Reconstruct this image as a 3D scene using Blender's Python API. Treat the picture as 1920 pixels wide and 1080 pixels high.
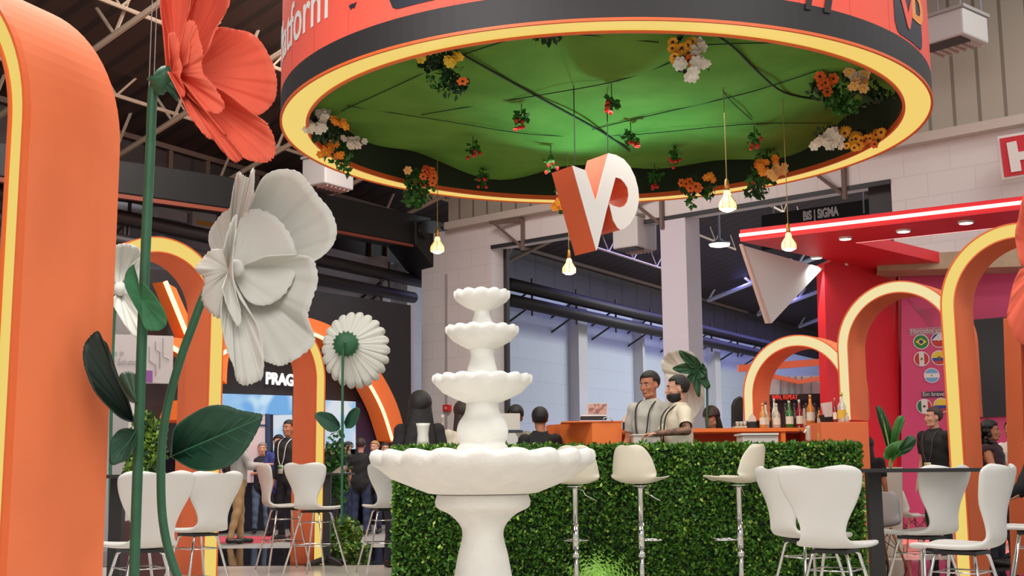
import bpy, bmesh, math, random
import numpy as np
from mathutils import Vector, Matrix, Quaternion
random.seed(7); np.random.seed(7)
PI = math.pi
for o in list(bpy.data.objects): bpy.data.objects.remove(o)
scn = bpy.context.scene
C = scn.collection

# ------------------------------------------------------------------ camera
FPX, TILT, ROLL, CAMH = 2280.0, math.radians(8.58), math.radians(0.45), 1.07
F0 = Vector((0, math.cos(TILT), math.sin(TILT)))
r0 = Vector((1, 0, 0)); u0 = Vector((0, -math.sin(TILT), math.cos(TILT)))
RV = r0*math.cos(ROLL) - u0*math.sin(ROLL)
UV = u0*math.cos(ROLL) + r0*math.sin(ROLL)
CAM = Vector((0, 0, CAMH))
cd = bpy.data.cameras.new('camera'); cam = bpy.data.objects.new('camera', cd); C.objects.link(cam)
cd.sensor_width = 36; cd.lens = FPX/1920*36; cd.clip_end = 300
cam.matrix_world = Matrix(((RV.x, UV.x, -F0.x, 0), (RV.y, UV.y, -F0.y, 0), (RV.z, UV.z, -F0.z, CAMH), (0, 0, 0, 1)))
scn.camera = cam
# ------------------------------------------------------------------ light
w = bpy.data.worlds.new('hall_air'); scn.world = w; w.use_nodes = True
w.node_tree.nodes['Background'].inputs[0].default_value = (0.97, 0.985, 1.0, 1)
w.node_tree.nodes['Background'].inputs[1].default_value = 0.80
def area(name, loc, size, energy, col=(1, .975, .94), rot=(0, 0, 0), sy=None):
    l = bpy.data.lights.new(name, 'AREA'); l.energy = energy; l.size = size; l.color = col
    if sy: l.shape = 'RECTANGLE'; l.size_y = sy
    o = bpy.data.objects.new(name, l); C.objects.link(o); o.location = loc; o.rotation_euler = rot
    return o
area('hall_area_light', (-3, 7.0, 7.2), 3.0, 500)
area('hall_area_light', (5, 6.5, 8.2), 3.0, 330)
area('hall_area_light', (0, -2.0, 6.5), 5.0, 520, rot=(math.radians(38), 0, 0))
area('hall_area_light', (-4.0, 15, 8.6), 3.0, 240)
area('hall_area_light', (12, 36, 9.6), 8.0, 3200, (.88, .94, 1))  # added fill that brightens the dark far hall
area('hall_area_light', (-2.0, 18.5, 8.8), 4.0, 900, (1, .96, .92))  # added fill for the back of the hall and the pale pier
area('ring_fill_light', (1.0, 13.3, 4.85), 2.6, 95, (1, .93, .84))  # added fill under the ring to lift the underlit bar, no fixture modelled
area('hall_area_light', (9, 14.0, 9.8), 3.0, 300, (1, .97, .94))  # added fill that brightens the right wall side
scn.view_settings.view_transform = 'Standard'; scn.view_settings.look = 'None'
scn.view_settings.gamma = 1; scn.view_settings.exposure = 0.0
scn.view_settings.use_curve_mapping = False

# ------------------------------------------------------------------ pixel -> place
def ray(px, py): return (F0*FPX + RV*(px-960) + UV*(540-py))
def P(px, py, D):
    r = ray(px, py); return CAM + r*(D/r.y)
def PZ(px, py, z):
    r = ray(px, py); return CAM + r*((z-CAMH)/r.z)
def PP(px, py, pt, n):
    r = ray(px, py); return CAM + r*((Vector(pt)-CAM).dot(n)/r.dot(n))
def zat(px, py, D): return P(px, py, D).z

# ------------------------------------------------------------------ materials
def lin(c):
    return tuple(((v/255)/12.92 if v/255 <= .04045 else ((v/255+.055)/1.055)**2.4) for v in c)
MATS = {}
def mat(name, rgb, rough=.6, metal=0, emit=None, es=1.0, noise=0, nscale=8, bump=0, bscale=60, trans=0, rgb2=None, alpha=1, spec=.5, sss=0):
    if name in MATS: return MATS[name]
    m = bpy.data.materials.new(name); m.use_nodes = True; nt = m.node_tree; b = nt.nodes['Principled BSDF']
    c = lin(rgb)+(1,)
    b.inputs['Base Color'].default_value = c; b.inputs['Roughness'].default_value = rough; b.inputs['Metallic'].default_value = metal
    b.inputs['Specular IOR Level'].default_value = spec
    if trans: b.inputs['Transmission Weight'].default_value = trans
    if alpha < 1: b.inputs['Alpha'].default_value = alpha
    if emit: b.inputs['Emission Color'].default_value = lin(emit)+(1,); b.inputs['Emission Strength'].default_value = es
    tc = nt.nodes.new('ShaderNodeTexCoord')
    if noise or rgb2:
        n = nt.nodes.new('ShaderNodeTexNoise'); n.inputs['Scale'].default_value = nscale; n.inputs['Detail'].default_value = 4
        nt.links.new(tc.outputs['Object'], n.inputs['Vector'])
        mx = nt.nodes.new('ShaderNodeMix'); mx.data_type = 'RGBA'
        mx.inputs[6].default_value = c
        mx.inputs[7].default_value = (lin(rgb2)+(1,)) if rgb2 else tuple(v*(1-noise) for v in c[:3])+(1,)
        rp = nt.nodes.new('ShaderNodeMapRange'); rp.inputs[1].default_value = .35; rp.inputs[2].default_value = .65
        nt.links.new(n.outputs[0], rp.inputs[0]); nt.links.new(rp.outputs[0], mx.inputs[0]); nt.links.new(mx.outputs[2], b.inputs['Base Color'])
    if bump:
        n2 = nt.nodes.new('ShaderNodeTexNoise'); n2.inputs['Scale'].default_value = bscale
        nt.links.new(tc.outputs['Object'], n2.inputs['Vector'])
        bp = nt.nodes.new('ShaderNodeBump'); bp.inputs['Strength'].default_value = bump; bp.inputs['Distance'].default_value = .02
        nt.links.new(n2.outputs[0], bp.inputs['Height']); nt.links.new(bp.outputs[0], b.inputs['Normal'])
    MATS[name] = m; return m
def brickmat(name, rgb, rgb2, sx=.4, sy=.2, mortar=.01):
    m = mat(name, rgb, .75); nt = m.node_tree; b = nt.nodes['Principled BSDF']
    tc = nt.nodes.new('ShaderNodeTexCoord'); br = nt.nodes.new('ShaderNodeTexBrick')
    br.inputs['Color1'].default_value = lin(rgb)+(1,); br.inputs['Color2'].default_value = tuple(v*.97 for v in lin(rgb))+(1,)
    br.inputs['Mortar'].default_value = lin(rgb2)+(1,); br.inputs['Scale'].default_value = 1; br.inputs['Mortar Size'].default_value = mortar
    br.inputs['Brick Width'].default_value = sx; br.inputs['Row Height'].default_value = sy
    nt.links.new(tc.outputs['UV'], br.inputs['Vector']); nt.links.new(br.outputs[0], b.inputs['Base Color'])
    return m
def ribmat(name, rgb, rgb2, step=.3, w_=.12):
    m = mat(name, rgb, .6); nt = m.node_tree; b = nt.nodes['Principled BSDF']
    tc = nt.nodes.new('ShaderNodeTexCoord'); sp = nt.nodes.new('ShaderNodeSeparateXYZ'); nt.links.new(tc.outputs['UV'], sp.inputs[0])
    d = nt.nodes.new('ShaderNodeMath'); d.operation = 'DIVIDE'; d.inputs[1].default_value = step; nt.links.new(sp.outputs[0], d.inputs[0])
    f = nt.nodes.new('ShaderNodeMath'); f.operation = 'FRACT'; nt.links.new(d.outputs[0], f.inputs[0])
    l = nt.nodes.new('ShaderNodeMath'); l.operation = 'LESS_THAN'; l.inputs[1].default_value = w_; nt.links.new(f.outputs[0], l.inputs[0])
    mx = nt.nodes.new('ShaderNodeMix'); mx.data_type = 'RGBA'; mx.inputs[6].default_value = lin(rgb)+(1,); mx.inputs[7].default_value = lin(rgb2)+(1,)
    nt.links.new(l.outputs[0], mx.inputs[0]); nt.links.new(mx.outputs[2], b.inputs['Base Color'])
    return m

ORANGE = mat('orange_fabric', (230, 117, 68), .75, noise=.06, nscale=2.5, bump=.08, bscale=5)
ORIM = mat('orange_rim', (224, 100, 44), .5)
YLIT = mat('lit_yellow_acrylic', (40, 32, 10), .4, emit=(238, 208, 108), es=.95)
YLIT2 = mat('lit_cream_acrylic', (40, 36, 20), .4, emit=(238, 222, 165), es=.97)
CORAL = mat('coral_paper', (226, 102, 78), .8, noise=.08, nscale=6, spec=.2)
WPETAL = mat('white_paper', (198, 196, 187), .85, noise=.04, nscale=4, spec=.2)
GSTEM = mat('green_stem', (38, 92, 62), .55, noise=.2, nscale=10)
GLEAF = mat('dark_green_leaf', (24, 72, 48), .6, noise=.25, nscale=14)
DLEAF = mat('blackish_green_leaf', (16, 36, 24), .6, noise=.2, nscale=14)
LEAFV = mat('leaf_vein', (60, 118, 84), .6)
PLASTER = mat('white_painted_stone', (232, 230, 222), .7, noise=.06, nscale=9, bump=.2, bscale=30)
CHROME = mat('chrome', (210, 208, 205), .12, 1)
WSHELL = mat('white_shell', (208, 206, 200), .42)
CREAM = mat('cream_upholstery', (214, 200, 180), .6)
BLACKM = mat('black_metal', (30, 27, 26), .45)
BLACKP = mat('black_plastic', (26, 25, 26), .5)
WHITEP = mat('white_plastic', (226, 222, 216), .5)
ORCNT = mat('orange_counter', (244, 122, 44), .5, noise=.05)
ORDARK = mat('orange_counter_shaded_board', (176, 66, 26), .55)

# ------------------------------------------------------------------ mesh builder
class MB:
    def __init__(s): s.v = []; s.f = []; s.m = []
    def add(s, vs, fs, mi=0):
        b = len(s.v); s.v += [tuple(v) for v in vs]; s.f += [tuple(i+b for i in f) for f in fs]; s.m += [mi]*len(fs); return s
    def box(s, c, size, rz=0, mi=0, M=None):
        x, y, z = [d/2 for d in size]
        vs = [Vector((i, j, k)) for i in (-x, x) for j in (-y, y) for k in (-z, z)]
        R = Matrix.Rotation(rz, 3, 'Z') if M is None else M
        vs = [R @ v+Vector(c) for v in vs]
        return s.add(vs, [(0, 1, 3, 2), (4, 6, 7, 5), (0, 4, 5, 1), (2, 3, 7, 6), (0, 2, 6, 4), (1, 5, 7, 3)], mi)
    def prism(s, pts, d, mi=0, side=None):
        n = len(pts); d = Vector(d); pts = [Vector(p) for p in pts]
        b = len(s.v); s.v += [tuple(p) for p in pts]+[tuple(p+d) for p in pts]
        s.f += [tuple(range(b, b+n)), tuple(range(b+2*n-1, b+n-1, -1))]; s.m += [mi, mi if side is None else side]
        for i in range(n):
            j = (i+1) % n; s.f.append((b+i, b+n+i, b+n+j, b+j)); s.m.append(mi if side is None else side)
        return s
    def tube(s, path, r, n=8, mi=0, cap=True):
        path = [Vector(p) for p in path]; rs = r if isinstance(r, (list, tuple)) else [r]*len(path)
        rings = []; up = None
        for i, p in enumerate(path):
            t = (path[min(i+1, len(path)-1)]-path[max(i-1, 0)]).normalized()
            if up is None:
                a = Vector((0, 0, 1)) if abs(t.z) < .9 else Vector((1, 0, 0)); x = t.cross(a).normalized()
            else:
                x = (up-t*up.dot(t)).normalized()
            up = x; y = t.cross(x)
            rings.append([p+(x*math.cos(2*PI*k/n)+y*math.sin(2*PI*k/n))*rs[i] for k in range(n)])
        vs = [v for rg in rings for v in rg]
        fs = [(i*n+k, i*n+(k+1) % n, (i+1)*n+(k+1) % n, (i+1)*n+k) for i in range(len(path)-1) for k in range(n)]
        if cap: fs += [tuple(range(n-1, -1, -1)), tuple(range((len(path)-1)*n, len(path)*n))]
        return s.add(vs, fs, mi)
    def lathe(s, prof, n=24, c=(0, 0, 0), mi=0, fn=None, cap=True):
        vs = []
        for (r, z) in prof:
            for k in range(n):
                a = 2*PI*k/n; rr, zz = (r, z) if fn is None else fn(r, z, a)
                vs.append((c[0]+rr*math.cos(a), c[1]+rr*math.sin(a), c[2]+zz))
        L = len(prof)
        fs = [(i*n+k, i*n+(k+1) % n, (i+1)*n+(k+1) % n, (i+1)*n+k) for i in range(L-1) for k in range(n)]
        if cap: fs += [tuple(range(n-1, -1, -1)), tuple(range((L-1)*n, L*n))]
        return s.add(vs, fs, mi)
    def ell(s, c, r, n=10, mi=0, R=None):
        vs = []; fs = []; m = n; h = max(4, n//2+1)
        for i in range(h+1):
            t = PI*i/h
            for k in range(m):
                a = 2*PI*k/m; v = Vector((r[0]*math.sin(t)*math.cos(a), r[1]*math.sin(t)*math.sin(a), r[2]*math.cos(t)))
                if R is not None: v = R @ v
                vs.append(v+Vector(c))
        for i in range(h):
            for k in range(m): fs.append((i*m+k, (i+1)*m+k, (i+1)*m+(k+1) % m, i*m+(k+1) % m))
        return s.add(vs, fs, mi)
    def grid(s, rows, mi=0, closed=False):
        n = len(rows[0]); vs = [v for r in rows for v in r]
        K = n if closed else n-1
        return s.add(vs, [(i*n+k, i*n+(k+1) % n, (i+1)*n+(k+1) % n, (i+1)*n+k) for i in range(len(rows)-1) for k in range(K)], mi)
    def build(s, name, mats, parent=None, world=True, smooth=False, solid=0, sub=0, bevel=0, uvdir=None):
        me = bpy.data.meshes.new(name); vs = s.v
        if parent is not None and world:
            inv = parent.matrix_basis.inverted(); 
            if parent.parent is not None and parent.parent.type == 'EMPTY': inv = (parent.parent.matrix_basis @ parent.matrix_basis).inverted()
            vs = [tuple(inv @ Vector(v)) for v in vs]
        me.from_pydata(vs, [], s.f)
        for m in (mats if isinstance(mats, (list, tuple)) else [mats]): me.materials.append(m)
        me.polygons.foreach_set('material_index', s.m)
        if uvdir is not None:
            uvl = me.uv_layers.new(name='UVMap'); d = Vector(uvdir)
            for lp in me.loops:
                v = Vector(s.v[lp.vertex_index]); uvl.data[lp.index].uv = (v.dot(d), v.z)
        if smooth: me.polygons.foreach_set('use_smooth', [True]*len(me.polygons))
        me.update()
        bm = bmesh.new(); bm.from_mesh(me); bmesh.ops.recalc_face_normals(bm, faces=bm.faces); bm.to_mesh(me); bm.free()
        o = bpy.data.objects.new(name, me); C.objects.link(o)
        if parent is not None: o.parent = parent
        if solid:
            md = o.modifiers.new('s', 'SOLIDIFY'); md.thickness = solid; md.offset = 0
        if bevel:
            md = o.modifiers.new('b', 'BEVEL'); md.width = bevel; md.segments = 2; md.limit_method = 'ANGLE'
        if sub:
            md = o.modifiers.new('u', 'SUBSURF'); md.levels = sub; md.render_levels = sub
        return o
def tag(o, label, cat, group=None, kind=None):
    if label: o['label'] = label
    if cat: o['category'] = cat
    if group: o['group'] = group
    if kind: o['kind'] = kind
    return o
def struct(o): o['kind'] = 'structure'; return o
def thing(name, label, cat, loc=(0, 0, 0), rz=0, group=None):
    o = bpy.data.objects.new(name, None); C.objects.link(o); o.empty_display_size = .1
    o.matrix_basis = Matrix.Translation(Vector(loc)) @ Matrix.Rotation(rz, 4, 'Z')
    return tag(o, label, cat, group)
def dup(o, parent=None):
    c = o.copy(); C.objects.link(c); c.parent = parent
    for ch in list(o.children): dup(ch, c)
    return c
def place(o, loc, rz=0, label=None):
    o.matrix_basis = Matrix.Translation(Vector(loc)) @ Matrix.Rotation(rz, 4, 'Z')
    if label: o['label'] = label
    return o
def text_mesh(s, size, extrude=.004, bold=0.0, spacing=1.0):
    cu = bpy.data.curves.new('t', 'FONT'); cu.body = s; cu.size = size; cu.extrude = extrude; cu.offset = bold; cu.space_character = spacing; cu.resolution_u = 4
    o = bpy.data.objects.new('t', cu); C.objects.link(o)
    dg = bpy.context.evaluated_depsgraph_get(); me = bpy.data.meshes.new_from_object(o.evaluated_get(dg))
    vs = [v.co.copy() for v in me.vertices]; fs = [tuple(p.vertices) for p in me.polygons]
    bpy.data.objects.remove(o); bpy.data.curves.remove(cu); bpy.data.meshes.remove(me)
    return vs, fs
def text_on(name, s, size, origin, xdir, material, parent, zdir=Vector((0, 0, 1)), extrude=.004, bold=0.0, width=None, spacing=1.0):
    vs, fs = text_mesh(s, size, extrude, bold, spacing)
    xd = Vector(xdir).normalized(); zd = Vector(zdir).normalized(); nd = xd.cross(zd)
    k = 1
    if width: k = width/max(v.x for v in vs)
    mb = MB(); mb.add([Vector(origin)+xd*(v.x*k)+zd*v.y+nd*(v.z+extrude) for v in vs], fs)
    return mb.build(name, material, parent)
def catmull(pts, n=6, closed=False):
    pts = [Vector(p) for p in pts]; L = len(pts); out = []
    rng = range(L) if closed else range(L-1)
    for i in rng:
        a = pts[(i-1) % L] if closed else pts[max(i-1, 0)]; b = pts[i]; c = pts[(i+1) % L]; d = pts[(i+2) % L] if closed else pts[min(i+2, L-1)]
        for k in range(n):
            t = k/n; out.append(.5*((2*b)+(c-a)*t+(2*a-5*b+4*c-d)*t*t+(-a+3*b-3*c+d)*t*t*t))
    if not closed: out.append(pts[-1])
    return out

# ================================================================== THE HALL
LW0, LD, LN = Vector((-2.26, 30, 0)), Vector((.53, .848, 0)).normalized(), Vector((.848, -.53, 0)).normalized()
RW0, RD, RN = Vector((0, 26, 0)), Vector((.763, -.647, 0)).normalized(), Vector((-.647, -.763, 0)).normalized()
def plate(mb, pts, pt, n, th, mi=0, side=None):
    return mb.prism([PP(x, y, pt, n) for x, y in pts], -Vector(n).normalized()*th, mi, side)
def Ls(px, off=0):   # distance along the left wall where the pixel column crosses it
    return (PP(px, 700, LW0+LN*off, LN)-LW0).dot(LD)
def Lz(px, py, off=0): return PP(px, py, LW0+LN*off, LN).z
def Lp(s, off, z): return LW0+LD*s+LN*off+Vector((0, 0, z))
def Rs(px, off=0): return (PP(px, 700, RW0+RN*off, RN)-RW0).dot(RD)
def Rz(px, py, off=0): return PP(px, py, RW0+RN*off, RN).z
def Rp(s, off, z): return RW0+RD*s+RN*off+Vector((0, 0, z))
def wallbox(mb, A, s0, s1, o0, o1, z0, z1, mi=0):
    ps = [A(s0, o0, z0), A(s1, o0, z0), A(s1, o1, z0), A(s0, o1, z0)]
    return mb.prism(ps, (0, 0, z1-z0), mi)

GREYF = mat('grey_carpet_floor', (150, 145, 138), .9, noise=.1, nscale=3)
STANDW = mat('white_gloss_floor', (212, 204, 194), .16, noise=.04)
STANDB = mat('black_mirror_floor', (14, 14, 16), .06)
PINKC = mat('pink_carpet', (214, 84, 98), .9)
mb = MB(); mb.box((5, 27, -.07), (90, 80, .1)); struct(mb.build('floor', GREYF))
mb = MB(); mb.box((-5.6, 9.0, -.01), (8.4, 19.2, .02)); mb.box((4.3, 10.2, -.01), (11.4, 21.6, .02)); struct(mb.build('floor', STANDW))
mb = MB(); mb.box((-5.2, 16.2, .003), (7.6, 3.3, .006)); mb.box((6.4, 9.6, .003), (5.4, 10, .006)); struct(mb.build('floor', STANDB))
mb = MB(); mb.box((-6.0, 20.6, -.015), (4.4, 2.0, .012), rz=0); mb.box((-8.5, 23.5, -.015), (5, 1.5, .012)); struct(mb.build('floor', PINKC))

# roof: dark sheeting sloping up from the left wall
ROOF = ribmat('dark_roof_sheet', (62, 44, 36), (40, 30, 26), .5, .3)
def roofz(p): return 7.35+.30*max(0, (Vector((p.x, p.y, 0))-LW0).dot(LN))
mb = MB()
q = [LW0+LD*-42+LN*-.5, LW0+LD*40+LN*-.5, LW0+LD*40+LN*34, LW0+LD*-42+LN*34]
q = [Vector((p.x, p.y, 7.35+.30*(p-LW0).dot(LN))) for p in q]
mb.prism(q, (0, 0, .2)); struct(mb.build('ceiling', ROOF, uvdir=LD))

# left wall (runs from near left to far right), pale lilac below, dark sheeting above
LILAC = brickmat('pale_lilac_block', (196, 202, 214), (184, 190, 204), 2.4, .6, .012)
DARKSH = ribmat('brown_black_sheet', (54, 44, 42), (36, 30, 30), 1.1, .1)
mb = MB(); zt = Lz(225, 375)
wallbox(mb, Lp, -30, 48, 0, -.3, -.02, zt); struct(mb.build('wall_left', LILAC, uvdir=LD))
mb = MB(); wallbox(mb, Lp, -30, 48, .02, -.3, zt, 9.2); struct(mb.build('wall_left', DARKSH, uvdir=LD))
mb = MB()
for px in (258, 300, 372, 468, 500, 560, 690, 720): s = Ls(px); wallbox(mb, Lp, s-.05, s+.05, .02, .1, zt, 7.6)
wallbox(mb, Lp, -14, 22, .02, .12, Lz(225, 258), Lz(225, 258)+.1)
wallbox(mb, Lp, -14, 22, .02, .12, Lz(225, 235)+.1, Lz(225, 235)+.22)
struct(mb.build('trim_1', mat('brown_steel', (96, 76, 66), .6)))
# white wall posts and the bright blue-washed recess further on
mb = MB()
for px, w_ in ((700, .35), (748, .3), (1075, .55), (1190, .15), (1330, .5), (1420, .4)):
    s = Ls(px); wallbox(mb, Lp, s-w_/2, s+w_/2, 0, .35, -.02, zt)
struct(mb.build('trim_2', mat('grey_white_post', (204, 200, 200), .7)))
mb = MB()
wallbox(mb, Lp, 2.5, 34, .02, 1.3, Lz(1200, 470), Lz(1200, 470)+1.6)
struct(mb.build('trim_3', mat('dark_concrete_beam', (70, 72, 74), .8, noise=.2)))

# pipes along the left wall: each run a thing of its own
PIPE = mat('black_pipe', (40, 32, 32), .5)
def pipe_run(px0, px1, py0, off, r, label):
    s0, s1, z = (Ls(px0, off) if px0 > 300 else Ls(-150, off)), Ls(px1, off), Lz(px0, py0, off)
    t = thing('wall_pipe', label, 'pipe', Lp(s0, off, z), 0, 'dark pipes along the far left wall')
    m = MB(); m.tube([Lp(s0, off, z), Lp(s1, off, z)], r, 10); m.build('pipe', PIPE, t, smooth=True)
    n = 5 if s1-s0 < 14 else 8
    for k in range(n):
        s = s0+(s1-s0)*(k+.5)/n; b = MB()
        b.tube([Lp(s, off, z-.3), Lp(s, off, z+.3)], .035, 6); b.tube([Lp(s, off, z), Lp(s+.1, .0, z-.45)], .03, 6)
        b.build('bracket', PIPE, t)
pipe_run(224, 790, 408, .9, .14, 'upper thick dark pipe behind the left arches, level with their tops')
pipe_run(224, 775, 452, .9, .13, 'lower dark pipe behind the left arches, ending left of the pale pillar')
pipe_run(953, 1450, 532, .9, .17, 'upper dark pipe seen through the middle wall opening, right of the fountain top')
pipe_run(953, 1450, 562, .9, .17, 'lower dark pipe seen through the middle wall opening, right of the fountain top')
# cable trays / boxes high on the left wall
def wall_unit(px0, px1, py0, py1, off, m_, name, label, cat):
    s0, s1 = Ls(px0, off), Ls(px1, off); z1, z0 = Lz((px0+px1)/2, py0, off), Lz((px0+px1)/2, py1, off)
    t = thing(name, label, cat, Lp(s0, off, z0))
    b = MB(); wallbox(b, Lp, s0, s1, off-.35, off, z0, z1); b.build('box', m_, t, bevel=.01)
    b = MB(); wallbox(b, Lp, s0-.02, s1+.02, off-.36, off+.03, z1-.05, z1+.0); b.build('lid', mat('grey_box_lid', (150, 148, 150), .6), t)
    return t
GBOX = mat('grey_white_box', (196, 194, 196), .6)
t = wall_unit(288, 342, 386, 410, .5, GBOX, 'junction_box', 'pale grey service box on the wall, above the leftmost arch with the lit yellow rim', 'box')
t = wall_unit(352, 398, 384, 428, .5, GBOX, 'junction_box', 'pale grey service box with a yellow sticker, left of the big white poppy', 'box')
b = MB(); s_ = Ls(377, .52); b.prism([Lp(s_-.2, .51, Lz(377, 421, .52)), Lp(s_+.2, .51, Lz(377, 421, .52)), Lp(s_+.2, .51, Lz(377, 413, .52)), Lp(s_-.2, .51, Lz(377, 413, .52))], LN*.01); b.build('sticker', mat('yellow_sticker', (226, 170, 60)), t)
t = wall_unit(300, 340, 436, 452, .5, GBOX, 'junction_box', 'pale grey flat box on the wall between the two left pipes', 'box')

# long black duct beam with its bent end
DUCT = mat('black_duct', (17, 17, 17), .55, noise=.3, nscale=3)
t = thing('duct_beam', 'long black box duct crossing behind the flowers and bending down at its right end', 'duct', PP(590, 400, LW0+LN*1.6, LN))
b = MB(); plate(b, [(-200, 236), (224, 300), (440, 333), (600, 362), (808, 408), (815, 470), (780, 458), (600, 424), (440, 392), (224, 362), (-200, 303)], LW0+LN*1.6, LN, .7)
b.build('duct', DUCT, t, bevel=.02)
b = MB(); plate(b, [(780, 414), (816, 412), (855, 466), (880, 470), (880, 515), (826, 514), (812, 500), (780, 458)], LW0+LN*1.7, LN, .8); b.build('elbow', DUCT, t, bevel=.02)
b = MB(); p = PP(793, 432, LW0+LN*1.72, LN); b.tube([p, p+LN*.08], [.2, .18], 16); b.build('bolt', mat('black_iron', (24, 24, 24), .4), t)
b = MB(); plate(b, [(-200, 304), (224, 363), (440, 393), (600, 425), (780, 459), (780, 463), (600, 431), (440, 400), (224, 371), (-200, 313)], LW0+LN*1.62, LN, .1); b.build('edge_strip', mat('rust_edge', (128, 62, 40), .6), t)

# ---- right wall: white painted block with tall openings, sheeting above
WBRICK = brickmat('white_painted_block', (220, 212, 208), (208, 200, 196), .8, .4, .01)
SIDING = ribmat('beige_rib_siding', (176, 166, 150), (128, 118, 104), .42, .14)
s785, s950, s1245, s1295, s1690, s2300 = Rs(790), Rs(948, -.45), Rs(1246), Rs(1294), Rs(1690), Rs(2300)
zl = Rz(1400, 330); zo = Rz(1690, 336)
mb = MB()
wallbox(mb, Rp, s785, s950, 0, -.45, -.02, zl); wallbox(mb, Rp, s950, s1690, 0, -.45, zo, zl)
wallbox(mb, Rp, s1690, s2300, 0, -.45, -.02, zl); struct(mb.build('wall_right', WBRICK, uvdir=RD))
mb = MB(); wallbox(mb, Rp, s1245, s1295, .02, -.5, -.02, zo); struct(mb.build('wall_right', mat('lilac_white_column', (206, 198, 206), .7)))
mb = MB(); wallbox(mb, Rp, Rs(835), s2300, -.1, -.4, zl, 13); struct(mb.build('wall_right', SIDING, uvdir=RD))
mb = MB(); wallbox(mb, Rp, Rs(845), s2300, .22, -.1, zl-.02, zl+.14); struct(mb.build('trim_4', mat('pale_ledge', (196, 182, 170), .7)))
mb = MB(); wallbox(mb, Rp, s950-.01, s950+.09, -.40, -.50, -.02, zo); wallbox(mb, Rp, s1690-.5, s1690, -.2, -.46, -.02, zo); wallbox(mb, Rp, s950, s1690, .03, -.02, zo-.05, zo+.03)
struct(mb.build('trim_5', mat('dark_jamb', (48, 46, 48), .6)))
# downpipe line on the pier
t = tag(MB().tube([Rp(Rs(839), .05, 0), Rp(Rs(839), .05, Rz(839, 515))], .025, 6).build('conduit', mat('grey_conduit', (150, 140, 136))), 'thin grey conduit running down the pale pillar left of the fountain', 'pipe')
t = thing('fire_call_point', 'small red fire call point on the pale pillar', 'call point', PP(835, 765, RW0+RN*.05, RN))
b = MB(); plate(b, [(830, 759), (841, 759), (841, 771), (830, 771)], RW0+RN*.1, RN, .1); b.build('case', mat('signal_red', (206, 40, 44), .4), t)
b = MB(); plate(b, [(833, 762), (838, 762), (838, 768), (833, 768)], RW0+RN*.11, RN, .01); b.build('button', mat('pale_red', (230, 130, 120), .4), t)
# small brackets under the ledge
def ledge_bracket(px, lab):
    s = Rs(px); t = thing('wall_bracket', lab, 'bracket', Rp(s, .1, zl-.6), 0, 'steel brackets under the ledge')
    b = MB(); b.tube([Rp(s, .05, zl-.05), Rp(s, .05, zl-.75)], .05, 6); b.build('post', mat('rust_steel', (110, 88, 78)), t)
    b = MB(); b.tube([Rp(s-.05, .05, zl-.65), Rp(s-.6, .3, zl-.1)], .035, 6); b.tube([Rp(s, .05, zl-.1), Rp(s-.7, .32, zl-.08)], .04, 6); b.build('arm', mat('rust_steel', (110, 88, 78)), t)
ledge_bracket(985, 'steel bracket under the ledge, left of the hanging sign'); ledge_bracket(1251, 'steel bracket under the ledge, right of the hanging sign'); ledge_bracket(1603, 'steel bracket under the ledge, beside the right rim of the hanging ring')

# roof trusses
TRS = mat('beige_steel', (176, 154, 132), .6); TRS2 = mat('grey_steel', (150, 148, 156), .6)
def truss(p0, p1, h, n, label, m_, group, r=.06):
    t = thing('roof_truss', label, 'truss', p0, 0, group)
    p0, p1 = Vector(p0), Vector(p1); up = Vector((0, 0, h))
    MB().tube([p0, p1], r, 6).build('chord', m_, t); MB().tube([p0+up, p1+up], r, 6).build('chord', m_, t)
    for k in range(n):
        a, c = p0.lerp(p1, k/n), p0.lerp(p1, (k+1)/n); b = MB()
        b.tube([a, (a+c)/2+up], r*.6, 5); b.tube([(a+c)/2+up, c], r*.6, 5); b.build('diagonal', m_, t)
    return t
G1 = 'beige lattice trusses under the hall roof'
for i, s in enumerate((-15, -12.4, -9.8, -7.2, -4.6, -2.0, .8, 3.6)):
    truss(Lp(s, .2, 6.75), Lp(s, 22, 6.75+.30*22), 1.15, 14, 'beige roof truss crossing the dark roof, %s from the front' % ('nearest', 'second', 'third', 'fourth', 'fifth', 'sixth', 'seventh', 'farthest')[i], TRS, G1, .05)
for i, o_ in enumerate((1.6, 3.6, 5.8, 8.5, 12)):
    truss(Lp(-24, o_, 6.95+.3*o_), Lp(12, o_, 6.95+.3*o_), .85, 22, 'beige girder running lengthwise under the dark roof, %s the left wall' % ('closest to', 'second from', 'third from', 'fourth from', 'farthest from')[i], TRS, 'lengthwise beige girders under the hall roof', .035)
G2 = 'grey trusses beyond the wall opening'
for i, s in enumerate((17, 22, 27, 32)):
    truss(Lp(s, .5, 7.2), Lp(s, 16, 7.2+.28*16), 1.0, 9, 'grey lattice truss beyond the tall wall opening, %s of four in depth' % ('nearest', 'second', 'third', 'farthest')[i], TRS2, G2, .08)
l = bpy.data.lights.new('blue_wall_washer', 'AREA'); l.shape = 'RECTANGLE'; l.size = 26; l.size_y = .3; l.energy = 620; l.color = (.30, .30, 1)
o = bpy.data.objects.new('blue_wall_washer', l); C.objects.link(o); o.location = Lp(18, 1.9, Lz(1200, 500)); o.rotation_euler = (math.radians(-22), 0, math.atan2(LD.y, LD.x))
# second hall's back wall closes the view beyond the openings
mb = MB(); a = Lp(44, 0, 0); mb.prism([a, a+LN*34, a+LN*34+LD*.3, a+LD*.3], (0, 0, 18)); struct(mb.build('wall_back', mat('blue_grey_far_wall', (96, 98, 116), .8)))
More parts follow.
